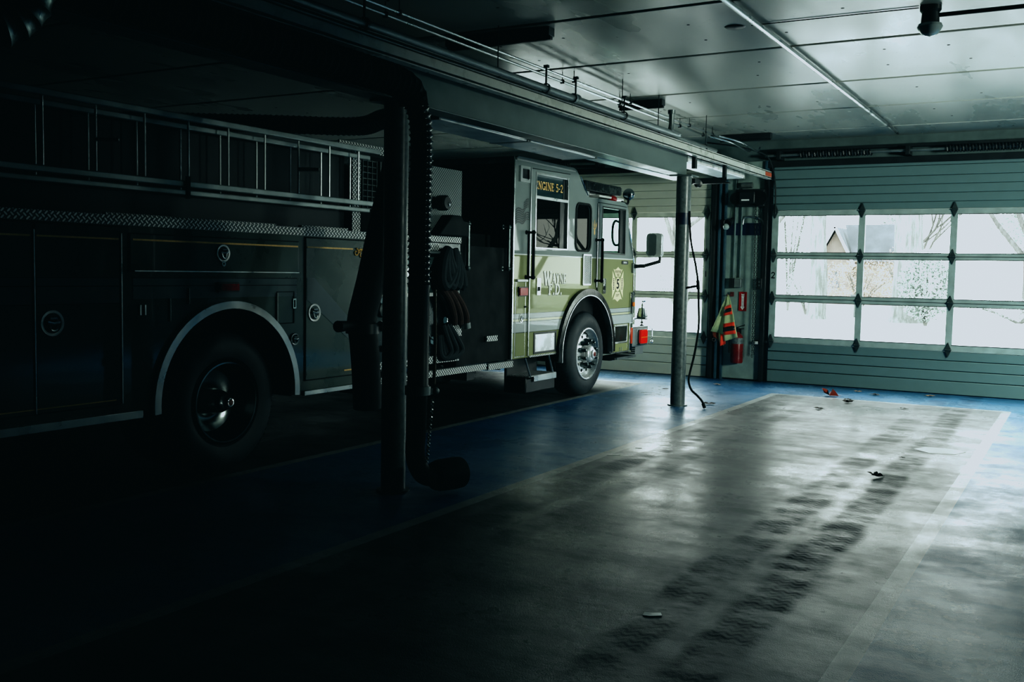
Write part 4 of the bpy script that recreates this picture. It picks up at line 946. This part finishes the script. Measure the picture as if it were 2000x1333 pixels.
for x, z0, z1, lab in ((-4.70,1.56,3.2,'left grey conduit dropping to the double switch box'),(-4.60,1.56,2.9,'second grey conduit beside the first above the switch box'),(-4.285,1.56,2.6,'right grey conduit dropping to the single switch')):
    tag(M().cyl((x,Yp-.015,z0),(x,Yp-.015,z1),.016,n=10).box(x-.03,x+.03,Yp-.012,Yp,z0+.5,z0+.52).build('wall_conduit', mat('conduit_grey',(.2,.26,.26),.4,.4), bevel=0), lab, 'conduit', 'conduits between the doors')
sb = thing('switch_box', 'grey double electrical box above the green vest', 'switch', (-4.66,Yp,1.4))
M().box(-4.75,-4.68,Yp-.07,Yp,1.40,1.55).build('toggle_box', blackp, sb, bevel=.006); M().box(-4.67,-4.56,Yp-.08,Yp,1.41,1.54).build('metal_box', dullsteel, sb, bevel=.006)
sb = thing('switch_box', 'single black push button box right of the arrow sign', 'switch', (-4.285,Yp,1.4))
M().box(-4.32,-4.245,Yp-.07,Yp,1.39,1.555).build('housing', blackp, sb, bevel=.008)
M().cyl((-4.285,Yp-.07,1.5),(-4.285,Yp-.08,1.5),.014,n=12).cyl((-4.285,Yp-.07,1.45),(-4.285,Yp-.08,1.45),.014,n=12).build('button', mat('button',(.1,.12,.12),.4), sb)
# arrow sign
sg = thing('arrow_sign', 'red extinguisher sign with a white arrow pointing down', 'sign', (-4.545,Yp,1.06))
M().box(-4.605,-4.485,Yp-.006,Yp-.001,1.055,1.345).build('sign_board', mat('sign_red',(.38,.015,.015),.4), sg)
ax, az = -4.545, 1.2
M().plate('y', [(ax-.022,az+.12),(ax,az+.105),(ax+.022,az+.12),(ax+.022,az+.07),(ax+.018,az+.06),(ax+.018,az-.08),(ax+.038,az-.08),(ax,az-.13),(ax-.038,az-.08),(ax-.018,az-.08),(ax-.018,az+.06),(ax-.022,az+.07)], [], Yp-.008, Yp-.006).build('arrow', white, sg)
s = M(); text_mesh(s, 'FIRE', .022, (ax, az+.085), 'y', Yp-.009)
for i, ch_ in enumerate('EXTINGUISHER'): text_mesh(s, ch_, .019, (ax, az+.05-i*.0125), 'y', Yp-.009)
s.build('sign_lettering', red, sg)
# extinguisher
ex = thing('fire_extinguisher', 'red fire extinguisher hanging low on the wall behind the vest', 'fire extinguisher', (-4.58,Yp-.1,.27))
M().lathe((-4.58,Yp-.1,.27),(0,0,1),[(.001,0),(.085,0),(.092,.02),(.092,.36),(.08,.41),(.04,.45),(.03,.47),(.001,.47)],28).build('cylinder', red, ex)
M().lathe((-4.58,Yp-.1,.56),(0,0,1),[(.093,0),(.0935,.09),(.093,.09)],28).build('label_band', mat('ext_label',(.12,.14,.14),.5,var=.6,nscale=60), ex)
M().cyl((-4.58,Yp-.1,.74),(-4.58,Yp-.1,.80),.022,n=12).obox((-4.6,Yp-.1,.80),(-4.47,Yp-.1,.85),.02,.012).obox((-4.6,Yp-.1,.79),(-4.48,Yp-.1,.79),.02,.012).build('valve_handle', black, ex)
M().tube(smoothpts([(-4.6,Yp-.12,.77),(-4.68,Yp-.13,.7),(-4.69,Yp-.14,.55),(-4.68,Yp-.15,.42)],5),.012,8).build('discharge_hose', black, ex)
M().box(-4.61,-4.55,Yp-.02,Yp,.5,.78).build('wall_bracket', blackp, ex)
# vest
VY = Yp-.22
vs = thing('safety_vest', 'lime green vest with orange and black stripes hanging from a wall hook', 'vest', (-4.72,VY,.5))
def cloth(rows, m, name, wav=.02, parent=vs, yo=0, n=10):
    s = M(); vsx = []
    for k, (zl, xl, zr, xr) in enumerate(rows):
        for i in range(n+1):
            f = i/n; amp = wav*(k/(len(rows)-1))
            vsx.append((xl+(xr-xl)*f, VY+yo-amp*sin(f*pi*2.3+k*.25)-.02*(k/(len(rows)-1)), zl+(zr-zl)*f))
    fs = [(k*(n+1)+i, k*(n+1)+i+1, (k+1)*(n+1)+i+1, (k+1)*(n+1)+i) for k in range(len(rows)-1) for i in range(n)]
    s.add(vsx, fs); o = s.build(name, m, parent, smooth=60); sd = o.modifiers.new('Solid', 'SOLIDIFY'); sd.thickness = .004; return o
vest_m = mat('vest_lime', (.42,.50,.29), .75, 0, var=.12, nscale=25, bump=.3, bscale=150, emis=(.4,.55,.24), es=.0)
orange_m = mat('vest_orange', (.85,.08,.03), .6, 0, var=.08); 
# left half: from hook at (-4.71,1.30) spreading to (-4.95,.72)..(-4.70,.60)
cloth([(1.30,-4.715,1.30,-4.70),(1.15,-4.79,1.15,-4.705),(1.0,-4.84,1.0,-4.72),(.85,-4.90,.85,-4.73),(.74,-4.945,.70,-4.735)], vest_m, 'left_drape', .03)
cloth([(.735,-4.945,.70,-4.74),(.66,-4.925,.62,-4.75),(.63,-4.86,.58,-4.76)], mat('vest_lining',(.20,.05,.03),.8), 'inner_lining', .02, yo=.03)
cloth([(.72,-4.83,.70,-4.74),(.62,-4.82,.58,-4.72),(.56,-4.80,.52,-4.74)], vest_m, 'folded_corner', .02, yo=-.01)
cloth([(.70,-4.79,.70,-4.72),(.60,-4.79,.60,-4.71),(.52,-4.79,.56,-4.70)], orange_m, 'orange_binding', .01, yo=-.035)
R_rows = [(1.30,-4.715,1.30,-4.69),(1.20,-4.72,1.20,-4.655),(1.12,-4.735,1.12,-4.635),(1.00,-4.745,1.02,-4.605),(.84,-4.75,.87,-4.575),(.73,-4.745,.76,-4.545),(.60,-4.72,.67,-4.52)]
cloth(R_rows, vest_m, 'right_drape', .02, yo=-.02)
def stripe(zl, zr, h, m, nm, yo):
    def ed(z):  # edges of right drape at height z
        for i in range(len(R_rows)-1):
            a, b = R_rows[i], R_rows[i+1]
            if b[0] <= z <= a[0]:
                f = (a[0]-z)/(a[0]-b[0]); return a[1]+(b[1]-a[1])*f, a[3]+(b[3]-a[3])*f
        return R_rows[-1][1], R_rows[-1][3]
    l, r_ = ed(zl)[0], ed(zr)[1]; l2, r2 = ed(zl-h)[0], ed(zr-h)[1]
    cloth([(zl,l,zr,r_),(zl-h,l2,zr-h,r2)], m, nm, .004, yo=yo, n=4)
for zt, hh in ((1.12,.14),(.86,.17)):
    stripe(zt, zt+.035, hh, orange_m, 'orange_stripe', -.05); stripe(zt-hh*.3, zt+.035-hh*.3, hh*.4, blackp, 'black_stripe', -.056)
M().box(-4.735,-4.685,Yp-.03,Yp,1.27,1.34).tube(smoothpts([(-4.71,Yp-.02,1.30),(-4.71,VY-.02,1.285),(-4.71,VY-.03,1.31)],4),.008,8).build('hook', mat('hook_red',(.12,.03,.03),.5), vs)
# chain, latch, ring
def chain(x, z0, z1, y, nm_label, lean=0):
    s = M(); n_ = int((z0-z1)/.035)
    for i in range(n_):
        zz = z0-(i+.5)*.035; a = i % 2; xx = x+lean*i/n_
        pts = [(xx+(.012*cos(t) if a else 0), y+(0 if a else .012*cos(t)), zz+.022*sin(t)) for t in [2*pi*k/8 for k in range(8)]]
        s.tube(pts, .004, 5, closed=True)
    return tag(s.build('hoist_chain', blackp), nm_label, 'chain', 'hoist chains by the far door')
chain(-4.36,2.75,.35,Yp-.12,'left run of the door hoist chain hanging beside the sign',.02)
chain(-4.33,2.75,.37,Yp-.06,'right run of the door hoist chain close to the wall')
lt = thing('door_latch', 'small metal slide latch low at the right door jamb', 'latch', (-4.27,Yp-.03,.58))
M().box(-4.33,-4.15,Yp-.03,Yp+.0,.585,.625).build('bolt', blackp, lt, bevel=.004); M().box(-4.36,-4.28,Yp-.05,Yp-.005,.565,.605).build('keeper', white, lt, bevel=.004)
tag(M().lathe((-4.955,YB-.09,.60),(0,-1,0),[(.02,0),(.03,0),(.03,.012),(.02,.012)],18,True).build('pull_ring', steel), 'small pale metal ring on the left jamb beside the vest', 'ring')
tag(M().tube(smoothpts([(-4.58,Yp-.02,2.36),(-4.55,Yp-.03,2.46),(-4.40,Yp-.03,2.47),(-4.28,Yp-.03,2.42),(-4.22,Yp-.03,2.25)],5),.014,8).build('bent_conduit', steel), 'curved bare conduit arching over the navy board', 'conduit')
ar = thing('track_arm', 'dark steel track arm reaching from the far post toward the door wall', 'track', (-4.3,12.2,2.75))
M().box(-4.5,-4.1,12.45,12.5,2.78,2.84).box(-4.55,-4.05,12.44,12.51,2.765,2.78).build('angle_iron', blackp, ar)
M().lathe((-4.2,11.72,2.70),(1,-.6,0),[(.001,.02),(.03,.02),(.045,.025),(.045,-.02),(.001,-.02)],18).box(-4.22,-4.18,11.55,11.74,2.69,2.75).build('pulley', blackp, ar)
M().box(-4.14,-4.10,12.44,12.5,2.8,3.1).build('drop_hanger', blackp, ar)
# air line by the far post
al = thing('air_hose', 'thin black air line hanging from the far post to the floor', 'hose', (-4.05,11.4,0))
M().tube(smoothpts([(-4.19,11.42,2.35),(-4.16,11.42,2.0),(-4.09,11.42,1.70),(-4.05,11.42,1.46),(-4.04,11.42,1.27),(-4.03,11.42,.96),(-4.07,11.42,.65),(-4.12,11.42,.42),(-4.13,11.41,.31),(-4.09,11.40,.21),(-4.01,11.38,.15),(-3.94,11.36,.09),(-3.90,11.34,.03)],6),.013,10).build('line', black, al)
M().cyl((-4.05,11.42,1.42),(-4.06,11.42,1.52),.02,n=12).cyl((-4.21,11.42,1.43),(-4.06,11.42,1.46),.013,n=8).cyl((-3.92,11.35,.06),(-3.895,11.335,.015),.02,n=10).build('fitting', black, al)

# vertical track curve and wires above pier
tag(M().tube(smoothpts([(-4.9,14.0,3.5),(-4.5,14.25,3.45),(-4.2,14.45,3.36),(-4.1,14.55,3.2),(-4.07,14.66,2.9),(-4.07,14.7,2.5)],5),.012,8).build('curved_track', blackp), 'thin curved track bending down at the far door corner', 'track')

# ------------------------------------------------------------------ leaves and scraps on the floor
def leaf(x, y, s, rot, m, label, group='dry leaves on the floor', curl_=.25):
    pts = []
    for i in range(15):
        a = 2*pi*i/15; rr = s*(1.0 if i % 3 == 0 else .42 if i % 3 == 1 else .62); pts.append((rr*cos(a), rr*sin(a)))
    t_ = M(); vs_ = [(0,0,.012)]+[(p[0], p[1], .004+curl_*s*abs(sin(2*atan_(p)))+.003) for p in pts]
    t_.add([(x+v[0]*cos(rot)-v[1]*sin(rot), y+v[0]*sin(rot)+v[1]*cos(rot), v[2]) for v in vs_], [(0,i+1,(i+1) % 15+1) for i in range(15)])
    t_.tube([(x,y,.01),(x+s*1.3*cos(rot+.2),y+s*1.3*sin(rot+.2),.006)],.002,5)
    return tag(t_.build('dry_leaf', m), label, 'leaf', group)
def atan_(p): return math.atan2(p[1], p[0])
lred = mat('leaf_rust', (.30,.05,.02), .6); lbr = mat('leaf_brown', (.035,.025,.02), .7); ltan = mat('leaf_tan', (.25,.16,.10), .7)
leaf(-2.95,13.62,.12,.3,lred,'large rust red curled leaf on the bay end line',curl_=.8)
leaf(-2.76,12.17,.07,1.2,lbr,'dark leaf left of centre inside the right bay'); leaf(-2.58,13.02,.08,2.2,lbr,'dark curled leaf just in front of the red leaf',curl_=.5)
leaf(-2.66,13.35,.06,.5,lbr,'small dark leaf between the red leaf and the blue strip'); leaf(-2.45,14.1,.08,.9,lbr,'brown leaf on the blue strip near the right door')
leaf(-2.72,14.35,.06,1.9,ltan,'tan leaf on the blue strip left of the brown one'); leaf(-1.80,14.45,.07,2.6,ltan,'tan leaf on the blue strip far right'); leaf(-1.90,12.84,.05,.2,lbr,'small dark leaf right part of the bay near the door')
leaf(-1.41,8.30,.07,.7,lbr,'dark leaf in the tyre track nearest the camera',curl_=.5); leaf(-1.37,9.31,.03,.7,lbr,'tiny dark leaf scrap beyond the nearest leaf')
leaf(-3.98,11.75,.09,2.0,lbr,'dark leaf under the end of the black air line'); leaf(-4.6,13.9,.07,1.0,ltan,'tan leaf on blue floor beside the far post'); leaf(-5.0,12.9,.05,2.4,lbr,'tiny dark leaf left of the far post')
def scrap(x, y, w, h, rot, label, m=white, z=.003):
    q = [(-w,-h),(-w*.3,-h*1.2),(w,-h*.6),(w*.9,h),(w*.1,h*.7),(-w*.8,h)]
    s = M().plate('z', [(x+a*cos(rot)-b*sin(rot), y+a*sin(rot)+b*cos(rot)) for a, b in q], [], .001, z)
    tag(s.build('paper_scrap', m), label, 'scrap', 'pale scraps on the floor')
pap = mat('paper', (.85,.87,.85), .35, 0, 1.0, 1)
scrap(-1.70,4.30,.045,.025,.4,'crumpled pale paper scrap on the dark near floor',pap,.004)
scrap(-3.55,7.95,.06,.015,.6,'thin pale strip lying near the left bay line',pap); scrap(-3.5,8.4,.03,.01,.4,'tiny pale chip beside the thin strip',pap)
struct(M().plate('z', [(-1.36,9.9),(-1.2,9.75),(-.98,9.82),(-.92,10.0),(-1.05,10.12),(-1.28,10.08)], [], .0005, .002).build('trim_1', mat('floor_patch',(.4,.42,.42),.4)))

# ------------------------------------------------------------------ outdoors
def ext(name, col, rough=.9, var=.15, nscale=1.5): return mat(name, col, rough, 0, .1, var=var, nscale=nscale)
struct(M().box(-60,60,YB+.3,28,-.3,-.02).build('driveway', ext('driveway_concrete', (.62,.63,.62))))
t = NT('lawn'); n = t.noise(.5, 4); n2 = t.noise(3, 3, stretch=(1,.2,1)); c = t.mix(t.rng(n, .4, .6, 0, 1), (.40,.42,.36), (.62,.62,.6)); c = t.mix(t.rng(n2, .6, .7, 0, .5), c, (.28,.2,.16)); t.set(c, .95, 0, .1)
struct(M().box(-90,90,28,120,-.3,0).build('lawn', t.m))
def bark_mat(name, lo, hi):
    t = NT(name); n = t.noise(2.2, 5, .7, stretch=(4,4,.5)); t.set(t.mix(t.rng(n, .38, .62, 0, 1), lo, hi), .95, 0, .1); return t.m
bark = bark_mat('pale_bark', (.085,.09,.085), (.17,.175,.17)); bark2 = bark_mat('grey_bark', (.08,.08,.078), (.14,.14,.135))
leaf_or = ext('rust_foliage', (.42,.31,.25), var=.2, nscale=6); leaf_gr = ext('evergreen_foliage', (.33,.37,.35), var=.25, nscale=5); twig = ext('twig', (.13,.13,.125))
def tree(x, y, h, r, label, seed, m=bark, depth=5, lowest=.35, kids=4, spread=1.0):
    rnd = random.Random(seed); s = M(); root = thing('bare_tree', label, 'tree', (x,y,0), 'bare trees across the lawn')
    tr_ = M(); tw = M()
    hh = h*.45
    trunk = [(x,y,-.1),(x+.03*h*.1,y,hh*.2),(x-.02*h*.1,y,hh*.5),(x+.1,y,hh)]
    tr_.tube(smoothpts(trunk,4), [r*1.35]+[r*(1.08-.35*i/12) for i in range(12)], 12)
    def grow(p, d, L, rr, k):
        if k == 0: return
        pts = [Vector(p)]; dd = Vector(d)
        for i in range(4):
            dd = (dd+Vector((rnd.uniform(-.25,.25),rnd.uniform(-.25,.25),rnd.uniform(-.08,.2)))).normalized(); pts.append(pts[-1]+dd*L/4)
        (tr_ if k > 2 else tw).tube(pts, [rr*(1-.13*i) for i in range(5)], 6 if k > 2 else 4, cap=False)
        nb = 3 if k > 1 else 0
        for b in range(nb):
            q = pts[rnd.choice([2,3,4])]; nd = (dd+Vector((rnd.uniform(-1,1),rnd.uniform(-1,1),rnd.uniform(-.4,.6)))*.8*spread).normalized(); grow(q, nd, L*rnd.uniform(.6,.8), rr*.55, k-1)
    for b in range(kids+2):
        a = rnd.uniform(0,2*pi); zz = h*(lowest+(.45-lowest)*b/(kids+1)); grow((x,y,zz), (cos(a)*.8, sin(a)*.5, .9), h*.28, r*.5, depth)
    grow((x+.1,y,hh), (0,0,1), h*.3, r*.7, depth)
    tr_.build('trunk', m, root, smooth=60); tw.build('twigs', twig, root, smooth=60)
tree(-8.85,38,17,.33,'pale straight trunk seen through the left window of the right door',3,lowest=.22)
tree(-5.7,38,20,.52,'thick pale tree trunk seen through the middle window column',5,lowest=.18)
tree(-12.6,44,12,.2,'slim bare tree left of the gabled house',8,m=bark2,lowest=.15,spread=1.3)
tree(-7.6,52,11,.16,'slim bare tree between the two big trunks',31,m=bark2,lowest=.12,spread=1.3)
tree(-2.2,46,15,.25,'bare tree farther back at the right',11,m=bark2,lowest=.15,spread=1.3)
tree(3.5,40,17,.4,'bare tree right of the visible door, standing on the lawn',13,lowest=.2)
tree(9.6,37,12,.3,'slender bare tree far right on the lawn',17,lowest=.08,spread=1.2)
tree(6.6,40,12,.25,'thin bare tree second from the far right on the lawn',23,m=bark2,lowest=.08,spread=1.2)
tree(-19,50,14,.3,'bare tree far left behind the fire truck',19,m=bark2,lowest=.2)
def foliage(name, x, y, z, rx, ry, rz, n_, m, label, group, size=.18, seed=1, stem=True, cat='shrub'):
    rnd = random.Random(seed); s = M(); root = thing(name, label, cat, (x,y,0), group); size *= .42; n_ = int(n_*2.6)
    for i in range(n_):
        u = rnd.uniform(-1,1); a = rnd.uniform(0,2*pi); q = sqrt(1-u*u); k = rnd.uniform(.35,1)**.6
        c_ = Vector((x+rx*q*cos(a)*k, y+ry*q*sin(a)*k, z+rz*u*k)); d1 = Vector((rnd.uniform(-1,1),rnd.uniform(-1,1),rnd.uniform(-1,1))).normalized()*size*rnd.uniform(.5,1.2); d2 = d1.cross(Vector((rnd.uniform(-1,1),rnd.uniform(-1,1),1))).normalized()*size*.45
        s.add([c_-d1, c_+d2, c_+d1, c_-d2], [(0,1,2,3)])
    s.build('leaves', m, root)
    st_ = M()
    for i in range(7):
        a = rnd.uniform(0,2*pi); st_.tube([(x,y,0),(x+rx*.3*cos(a),y+ry*.3*sin(a),z*.7),(x+rx*.7*cos(a),y+ry*.7*sin(a),z+rz*.4)],[.05,.035,.015],5)
    st_.build('stems', twig, root)
G = 'shrubs and hedges across the lawn'
foliage('shrub',-4.75,36,1.35,.95,.8,1.25,3500,leaf_gr,'dark green leafy bush right of the thick trunk',G,.14,2)
foliage('shrub',-10.2,42,1.2,1.0,.8,.8,900,leaf_gr,'low rounded grey green bush left of the pale trunk',G,.12,3)
foliage('shrub',-12.0,46,3.8,1.1,1,2.6,1100,leaf_gr,'tall evergreen left of the gabled house',G,.2,4,cat='tree')
foliage('shrub',-10.2,66,4.6,1.4,1.5,3.0,1500,leaf_gr,'tall evergreen mass behind the house, between the two trunks',G,.3,5,cat='tree')
foliage('shrub',-1.0,50,4.4,3.4,2,2.2,2600,leaf_gr,'wide evergreen at the right upper pane',G,.26,6,cat='tree')
foliage('shrub',-9.6,50,1.4,2.6,1,1.1,1100,leaf_or,'rust coloured shrubs in front of the gabled house',G,.16,7)
foliage('shrub',-6.9,46,1.7,1.3,1,1.4,700,leaf_or,'sparse rust coloured bush by the thick trunk',G,.13,8)
foliage('shrub',-2.2,41,.5,2.6,.8,.45,900,leaf_gr,'low clipped hedge at the lower right pane',G,.12,9)
foliage('shrub',-17,46,1.4,2.5,1,.8,900,leaf_gr,'low hedge seen through the left door',G,.14,10)
foliage('shrub',4.5,46,3.2,3.0,2,2.8,1800,leaf_gr,'broad evergreen beyond the right edge',G,.26,12,cat='tree')
# gabled house
hs = thing('house', 'pale house with a small steep gable across the lawn', 'house', (-12,62,0))
hx, hy = -13.0, 60
M().plate('y', [(hx-1.0,0),(hx+1.0,0),(hx+1.0,2.45),(hx,4.25),(hx-1.0,2.45)], [rect(hx-.3,hx+.3,.9,1.9)], hy, hy+.2).box(hx-1.0,hx+4,hy+.2,hy+5,0,2.6).build('wall', ext('brick_wall',(.15,.13,.12)), hs)
rf = M()
for sg_ in (-1, 1): rf.add([(hx+sg_*1.2,hy-.3,2.2),(hx,hy-.3,4.5),(hx,hy+4,4.5),(hx+sg_*1.2,hy+4,2.2)], [(0,1,2,3)])
rf.add([(hx+.2,hy+1.5,4.7),(hx+4,hy+1.5,4.7),(hx+4.4,hy-.2,2.5),(hx+1.1,hy-.2,2.5)], [(0,1,2,3)]).build('roof', ext('roof_shingles',(.075,.08,.085)), hs)
for sg_ in (-1, 1): M().obox((hx+sg_*1.2,hy-.35,2.2),(hx,hy-.35,4.5),.08,.14).build('bargeboard', ext('white_trim',(.6,.6,.6)), hs)
M().box(hx-.3,hx+.3,hy+.05,hy+.1,.9,1.9).build('window', ext('house_glass',(.09,.1,.11)), hs)
for i, (x, y, w, lab) in enumerate(((-8.05,41,.32,'small dark box standing on the lawn behind the pale trunk'),(-6.55,43,.28,'second small dark box on the lawn left of the thick trunk'))):
    tag(M().box(x-w/2,x+w/2,y-.1,y+.1,.55,.9).box(x-.03,x+.03,y-.03,y+.03,0,.56).build('lawn_marker', ext('marker_grey',(.09,.1,.1)), bevel=.02), lab, 'sign', 'small boxes on the lawn')
fc = thing('picket_fence', 'low pale picket fence seen through the left door', 'fence', (-15,40,0))
f_ = M()
for i in range(28): f_.box(-16.2+i*.12,-16.14+i*.12,40,40.04,.75,1.5+.15*((i*7) % 3))
f_.build('pickets', ext('fence_grey',(.2,.2,.2)), fc); M().box(-16.3,-12.9,40.04,40.08,.9,.98).box(-16.3,-12.9,40.04,40.08,1.3,1.36).box(-16.3,-16.2,40,40.1,0,1.5).box(-12.95,-12.85,40,40.1,0,1.5).build('fence_rail', ext('fence_rail_grey',(.2,.2,.2)), fc)

# ------------------------------------------------------------------ sky, light portals, camera
w = bpy.data.worlds.new('World'); SC.world = w; w.use_nodes = True; nt = w.node_tree; bg = nt.nodes['Background']
tc = nt.nodes.new('ShaderNodeTexCoord'); sx = nt.nodes.new('ShaderNodeSeparateXYZ'); nt.links.new(tc.outputs['Generated'], sx.inputs[0])
mr_ = nt.nodes.new('ShaderNodeMapRange'); nt.links.new(sx.outputs[2], mr_.inputs[0]); mr_.inputs[1].default_value = -.05; mr_.inputs[2].default_value = .6
cr = nt.nodes.new('ShaderNodeMix'); cr.data_type = 'RGBA'; nt.links.new(mr_.outputs[0], cr.inputs[0]); cr.inputs[6].default_value = (1,.99,.96,1); cr.inputs[7].default_value = (.93,.97,1.0,1)
nt.links.new(cr.outputs[2], bg.inputs[0]); bg.inputs[1].default_value = 13.0
for k, (a, b) in enumerate(D):
    l = bpy.data.lights.new(f'sky_portal_{k+1}', 'AREA'); l.shape = 'RECTANGLE'; l.size = b-a; l.size_y = 1.9; l.cycles.is_portal = True
    o = bpy.data.objects.new(f'sky_portal_{k+1}', l); COL.objects.link(o); o.location = ((a+b)/2, YB+.35, 1.6); o.rotation_euler = (R(-90),0,0)
RX, RY, RZ = (0.8647469855325173, -0.051268732543705606, 0.49958399501563927), (0.5018700082851217, 0.051741465455943964, -0.8633940673506874), (0.018415911498380358, 0.9973436407857792, 0.07047351550653964)
cam = bpy.data.cameras.new('Camera'); cam.sensor_width = 36; cam.lens = 34.992; cam.clip_end = 500
co = bpy.data.objects.new('Camera', cam); COL.objects.link(co); SC.camera = co
co.matrix_world = Matrix(((RX[0],RX[1],RX[2],0),(RY[0],RY[1],RY[2],0),(RZ[0],RZ[1],RZ[2],1.6),(0,0,0,1)))
vs = SC.view_settings; vs.view_transform = 'Standard'; vs.look = 'None'; vs.exposure = 0; vs.gamma = 1
SC.cycles.use_denoising = True; SC.cycles.max_bounces = 10; SC.cycles.diffuse_bounces = 4; SC.cycles.glossy_bounces = 5; SC.cycles.transparent_max_bounces = 16; SC.cycles.sample_clamp_indirect = 20
SC.cycles.caustics_reflective = False

cmap = None
vs.use_curve_mapping = True; cmap = vs.curve_mapping
W_ = (.66,.712,.755); B_ = (.0004,.0016,.0018)
F_ = [(0,0),(.012,.0018),(.04,.013),(.12,.078),(.3,.30),(.6,.68),(1,1)]
TN = [(1,1,1),(.72,1.0,1.0),(.76,1.0,.95),(.88,1.0,.90),(.97,1,.88),(1.0,1,.93),(1,1,1)]
for ch_i in range(3):
    cv = cmap.curves[ch_i]
    pts_ = [(x_, B_[ch_i]+(W_[ch_i]-B_[ch_i])*y_*TN[k][ch_i]) for k, (x_, y_) in enumerate(F_)]
    cv.points[0].location = pts_[0]; cv.points[1].location = pts_[-1]
    for p_ in pts_[1:-1]: cv.points.new(*p_)
cmap.extend = 'HORIZONTAL'; cmap.update()
